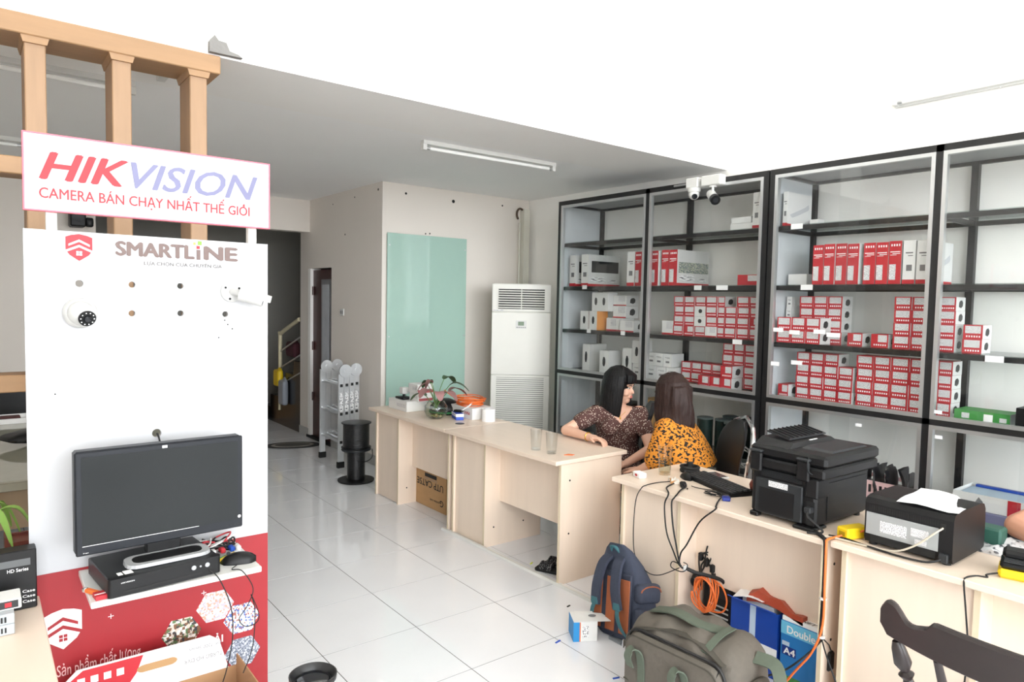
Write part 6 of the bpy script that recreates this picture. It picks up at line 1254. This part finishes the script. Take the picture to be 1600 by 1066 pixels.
def hair_mass(mb, c, R, a_from, a_to, z_bot, r_top=.088, r_bot=.095, n=18, jitter=.006, seed=0, dz=0.0, wave=0.0, rad=.022):
    """locks falling round the head; angles measured from the face direction"""
    rn = random.Random(seed); C = Vector(c); P = lambda v: C+R @ Vector(v)
    mb.ell(P((0, -.014, .035)), (.083, .100, .092), R)
    for i_ in range(n):
        a = a_from+(a_to-a_from)*i_/(n-1); d = Vector((math.sin(a), math.cos(a), 0)); pts = []
        for j in range(8):
            t_ = j/7
            if j < 3: b_ = (.12, .62, 1.15)[j]; r = r_top*math.sin(b_)*1.0; z = .035+.093*math.cos(b_)
            else: t_ = (j-2)/5; z = .06+(z_bot-.06)*t_+rn.uniform(-.004, .004); r = r_top+(r_bot-r_top)*t_+wave*math.sin(t_*9+i_*.7)*t_
            r *= (.94+.06*math.cos(2*a))
            pts.append(P((d.x*r, d.y*r*1.12-.014, z+(dz if j == 7 else 0)*rn.random())))
        mb.tube(pts, [rad*(1.0-.45*(j/7)**3)+rn.uniform(-.002, .002) for j in range(8)], 8)
M_hair_k = mat('black_hair', (9, 8, 10), .42, var=.4, scale=40, stretch=(6, 6, .4), bump=.5, spec=.3)
M_hair_b = mat('brown_hair', (44, 27, 23), .45, var=.5, scale=40, stretch=(6, 6, .4), bump=.5, spec=.3)
M_dress1 = two_tone('brown_floral', (84, 54, 50), (222, 206, 190), 90, .24, .31)
M_dress2 = two_tone('orange_animal', (208, 132, 36), (26, 20, 16), 58, .44, .46, stretch=(1.0, 1.0, 1.4), kind='NOISE', rot=(.5, .4, .6))

# woman with the bob, leaning on the desk
w1 = thing('person', (3.58, 3.36, 0), 'woman with black bob in a brown floral dress leaning on the desk', 'person')
R1 = frame((-.62, -.78, 0)); hip = Vector((3.62, 3.38, .53)); nk = Vector((3.525, 3.295, .965))
mb = MB().ring(torso_rings(hip, nk, R1))
HC1 = Vector((3.525, 3.282, 1.098)); RH1 = frame((.32, -.94, -.08))
mb.capsule(nk-Vector((0, 0, .03)), HC1+Vector((0, 0, -.06)), .052, .046); head(mb, HC1, RH1)
shR = nk+R1 @ Vector((.145, 0, -.052)); shL = nk+R1 @ Vector((-.145, 0, -.045))
# her right arm lies on the desk (image left), her left arm hangs (image right)
E1, W1 = Vector((3.205, 3.475, .795)), Vector((3.20, 3.225, .785)); E2, W2 = Vector((3.585, 3.045, .70)), Vector((3.43, 3.13, .60))
sA, sB = (shR, shL) if (shR-E1).length < (shL-E1).length else (shL, shR)
mb.capsule(sA, E1, .047, .037); mb.capsule(E1, W1, .037, .025); hand(mb, W1, (.10, -1, .02), (-.2, 0, -1), .75, -1)
mb.capsule(sB, E2, .047, .036); mb.capsule(E2, W2, .036, .025); hand(mb, W2, (-.6, .6, -.3), (0, 0, -1), .5, 1)
legs(mb, hip-Vector((0, 0, .02)), R1, .40)
blob(mb, 'body', M_skin, w1, .0045, 5)
cl = MB().ring(torso_rings(hip-Vector((0, 0, .05)), nk, R1, .010)); cl.capsule(sA, sA.lerp(E1, .52), .060, .060); cl.capsule(sB, sB.lerp(E2, .50), .060, .060)
for s_ in (-1, 1): cl.capsule(hip+R1 @ Vector((.085*s_, 0, -.02)), hip+R1 @ Vector((.10*s_, .38, -.05)), .098, .088)
cl.ell(hip+R1 @ Vector((0, .18, -.03)), (.16, .20, .075), R1)
for s_ in (-1, 1): cl.ell(nk+R1 @ Vector((.065*s_, .095, -.135)), (.062, .045, .060), R1)
R1i = R1.transposed()
def neckline(p):
    q = R1i @ (p-nk); return (q.y > -.02 and q.z > -.105+abs(q.x)*1.05 and abs(q.x) < .11 and q.z < .08) or q.z > -.004
blob(cl, 'dress', M_dress1, w1, .006, 4, neckline)
hb = MB(); hair_mass(hb, HC1, RH1, .98, 2*PI-.95, -.205, r_top=.090, r_bot=.098, n=22, seed=2, dz=.01)
for k in range(6):
    a = -.62+k*.25; hb.tube([HC1+RH1 @ Vector((.06*math.sin(a)*.4, .02, .122)), HC1+RH1 @ Vector((.085*math.sin(a), .088*math.cos(a)+.006, .082)), HC1+RH1 @ Vector((.090*math.sin(a), .096*math.cos(a)+.004, .036))], [.02, .018, .010], 8)
blob(hb, 'hair', M_hair_k, w1, .0055, 3)
face_parts(w1, HC1, RH1)
MB().tube([W1.lerp(E1, .12)+Vector((.028*math.cos(2*PI*k/16), 0, .028*math.sin(2*PI*k/16))) for k in range(17)], .0035, 6).build('bracelet', mat('gold', 0), w1, True, world=True)
MB().tube([nk+R1 @ Vector(v) for v in ((-.055, .03, .0), (-.035, .078, -.035), (0, .098, -.062), (.035, .078, -.035), (.055, .03, .0))], .0016, 5).ell(nk+R1 @ Vector((0, .102, -.072)), (.006, .004, .009), R1, 8, 6).build('necklace', mat('gold', 0), w1, True, world=True)

# woman in orange seen from behind
w2 = thing('person', (3.47, 2.66, 0), 'woman with long brown hair in an orange patterned dress, seen from behind', 'person')
R2 = frame((-.35, .94, 0)); hip2 = Vector((3.475, 2.60, .53)); nk2 = Vector((3.45, 2.755, .965))
mb = MB().ring(torso_rings(hip2, nk2, R2)); HC2 = Vector((3.435, 2.775, 1.105)); RH2 = frame((-.1, .99, -.1))
mb.capsule(nk2-Vector((0, 0, .03)), HC2+Vector((0, 0, -.06)), .05, .045); head(mb, HC2, RH2)
a1, a2 = nk2+R2 @ Vector((-.14, 0, -.05)), nk2+R2 @ Vector((.145, 0, -.055))
E3, W3 = Vector((3.27, 2.72, .72)), Vector((3.30, 2.90, .62)); E4, W4 = Vector((3.62, 2.76, .68)), Vector((3.56, 2.95, .60))
mb.capsule(a1, E3, .045, .036); mb.capsule(E3, W3, .036, .025); hand(mb, W3, (.2, 1, -.1), (0, 0, -1), .5, 1)
mb.capsule(a2, E4, .045, .036); mb.capsule(E4, W4, .036, .025); hand(mb, W4, (-.2, 1, -.1), (0, 0, -1), .5, -1)
legs(mb, hip2-Vector((0, 0, .02)), R2, .36)
blob(mb, 'body', M_skin, w2, .0055, 5)
cl = MB().ring(torso_rings(hip2-Vector((0, 0, .04)), nk2, R2, .013)); cl.capsule(a1, a1.lerp(E3, .95), .068, .085); cl.capsule(a2, a2.lerp(E4, .9), .064, .080)
# wide flounce round the upper body
fl_r = []
for (t_, w_, d) in ((1.0, .10, .085), (.93, .17, .115), (.75, .21, .15), (.55, .235, .175), (.40, .25, .185)):
    c = hip2.lerp(nk2, t_); fl_r.append([c+R2 @ Vector(((w_+.012*math.sin(k*PI/2)*(1-t_))*math.cos(2*PI*k/32), (d+.012*math.sin(k*1.2)*(1-t_))*math.sin(2*PI*k/32), 0)) for k in range(32)])
cl.ring(fl_r)
for s_ in (-1, 1): cl.capsule(hip2+R2 @ Vector((.085*s_, 0, -.02)), hip2+R2 @ Vector((.10*s_, .34, -.05)), .10, .09)
cl.ell(hip2+R2 @ Vector((0, -.02, -.01)), (.195, .165, .10), R2)
blob(cl, 'dress', M_dress2, w2, .006, 4, lambda p: (p-nk2).z > .0 and (p-nk2).length < .12)
hb = MB(); hair_mass(hb, HC2, RH2, .9, 2*PI-.9, -.235, r_top=.090, r_bot=.108, n=24, seed=5, dz=.03, wave=.008)
for k in range(7):
    a = PI-.9+k*.3; d_ = Vector((math.sin(a), math.cos(a), 0)); hb.tube([HC2+RH2 @ Vector((d_.x*(.09+.01*math.sin(q*1.3+k)), d_.y*(.105+.008*math.cos(q*1.1+k))-.014, .05-.05*q)) for q in range(7)], [.024, .026, .027, .027, .025, .020, .010], 8)
blob(hb, 'hair', M_hair_b, w2, .0055, 2)
face_parts(w2, HC2, RH2)
MB().tube([HC2+RH2 @ Vector(v) for v in ((-.03, -.06, .122), (.0, -.08, .118), (.03, -.095, .105))], .004, 6).build('hair_clip', mat('gold', 0), w2, True, world=True)

# person at the right edge: only the arm reaches into the picture
w3 = thing('person', (3.62, .50, 0), 'bare forearm of a person leaning in at the right edge', 'person')
R3 = frame((-1, .1, 0)); hip3 = Vector((3.66, .48, .53)); nk3 = Vector((3.55, .50, 1.03)); mb = MB().ring(torso_rings(hip3, nk3, R3)); HC3 = Vector((3.50, .49, 1.18)); mb.capsule(nk3-Vector((0, 0, .03)), HC3-Vector((0, 0, .06)), .055, .05); head(mb, HC3, frame((-1, 0, -.3)))
a1 = nk3+R3 @ Vector((.17, 0, -.06)); a2 = nk3+R3 @ Vector((-.17, 0, -.06)); c1, c2 = (a1, a2) if a1.y > a2.y else (a2, a1)
E5, W5 = Vector((3.28, .885, .815)), Vector((3.14, .66, .785)); E6, W6 = Vector((3.32, .25, .80)), Vector((3.10, .38, .785))
mb.capsule(c1, E5, .058, .050); mb.capsule(E5, W5, .050, .028); hand(mb, W5, (-.6, -.8, 0), (0, 0, -1), .4, -1)
mb.capsule(c2, E6, .055, .044); mb.capsule(E6, W6, .044, .028); hand(mb, W6, (-.8, .5, 0), (0, 0, -1), .4, 1)
legs(mb, hip3-Vector((0, 0, .02)), R3, .40, thick=.082); blob(mb, 'body', mat('tan_skin', (196, 142, 116), .5, var=.05, scale=8), w3, .0065, 4)
cl = MB().ring(torso_rings(hip3-Vector((0, 0, .04)), nk3, R3, .012)); cl.capsule(c1, c1.lerp(E5, .45), .068, .068); cl.capsule(c2, c2.lerp(E6, .45), .068, .068)
for s_ in (-1, 1): cl.capsule(hip3+R3 @ Vector((.085*s_, 0, -.02)), hip3+R3 @ Vector((.10*s_, .40, -.05)), .10, .09)
blob(cl, 'clothes', mat('grey_shirt', (120, 124, 132), .8), w3, .008, 4, lambda p: (p-nk3).z > .0)
hb = MB(); hair_mass(hb, HC3, frame((-1, 0, -.3)), 1.0, 2*PI-1.0, -.06, n=14); blob(hb, 'hair', M_hair_k, w3, .008, 3); face_parts(w3, HC3, frame((-1, 0, -.3)))
office_chair((3.68, .47, 0), math.radians(90), 'black office chair under the person at the right edge')
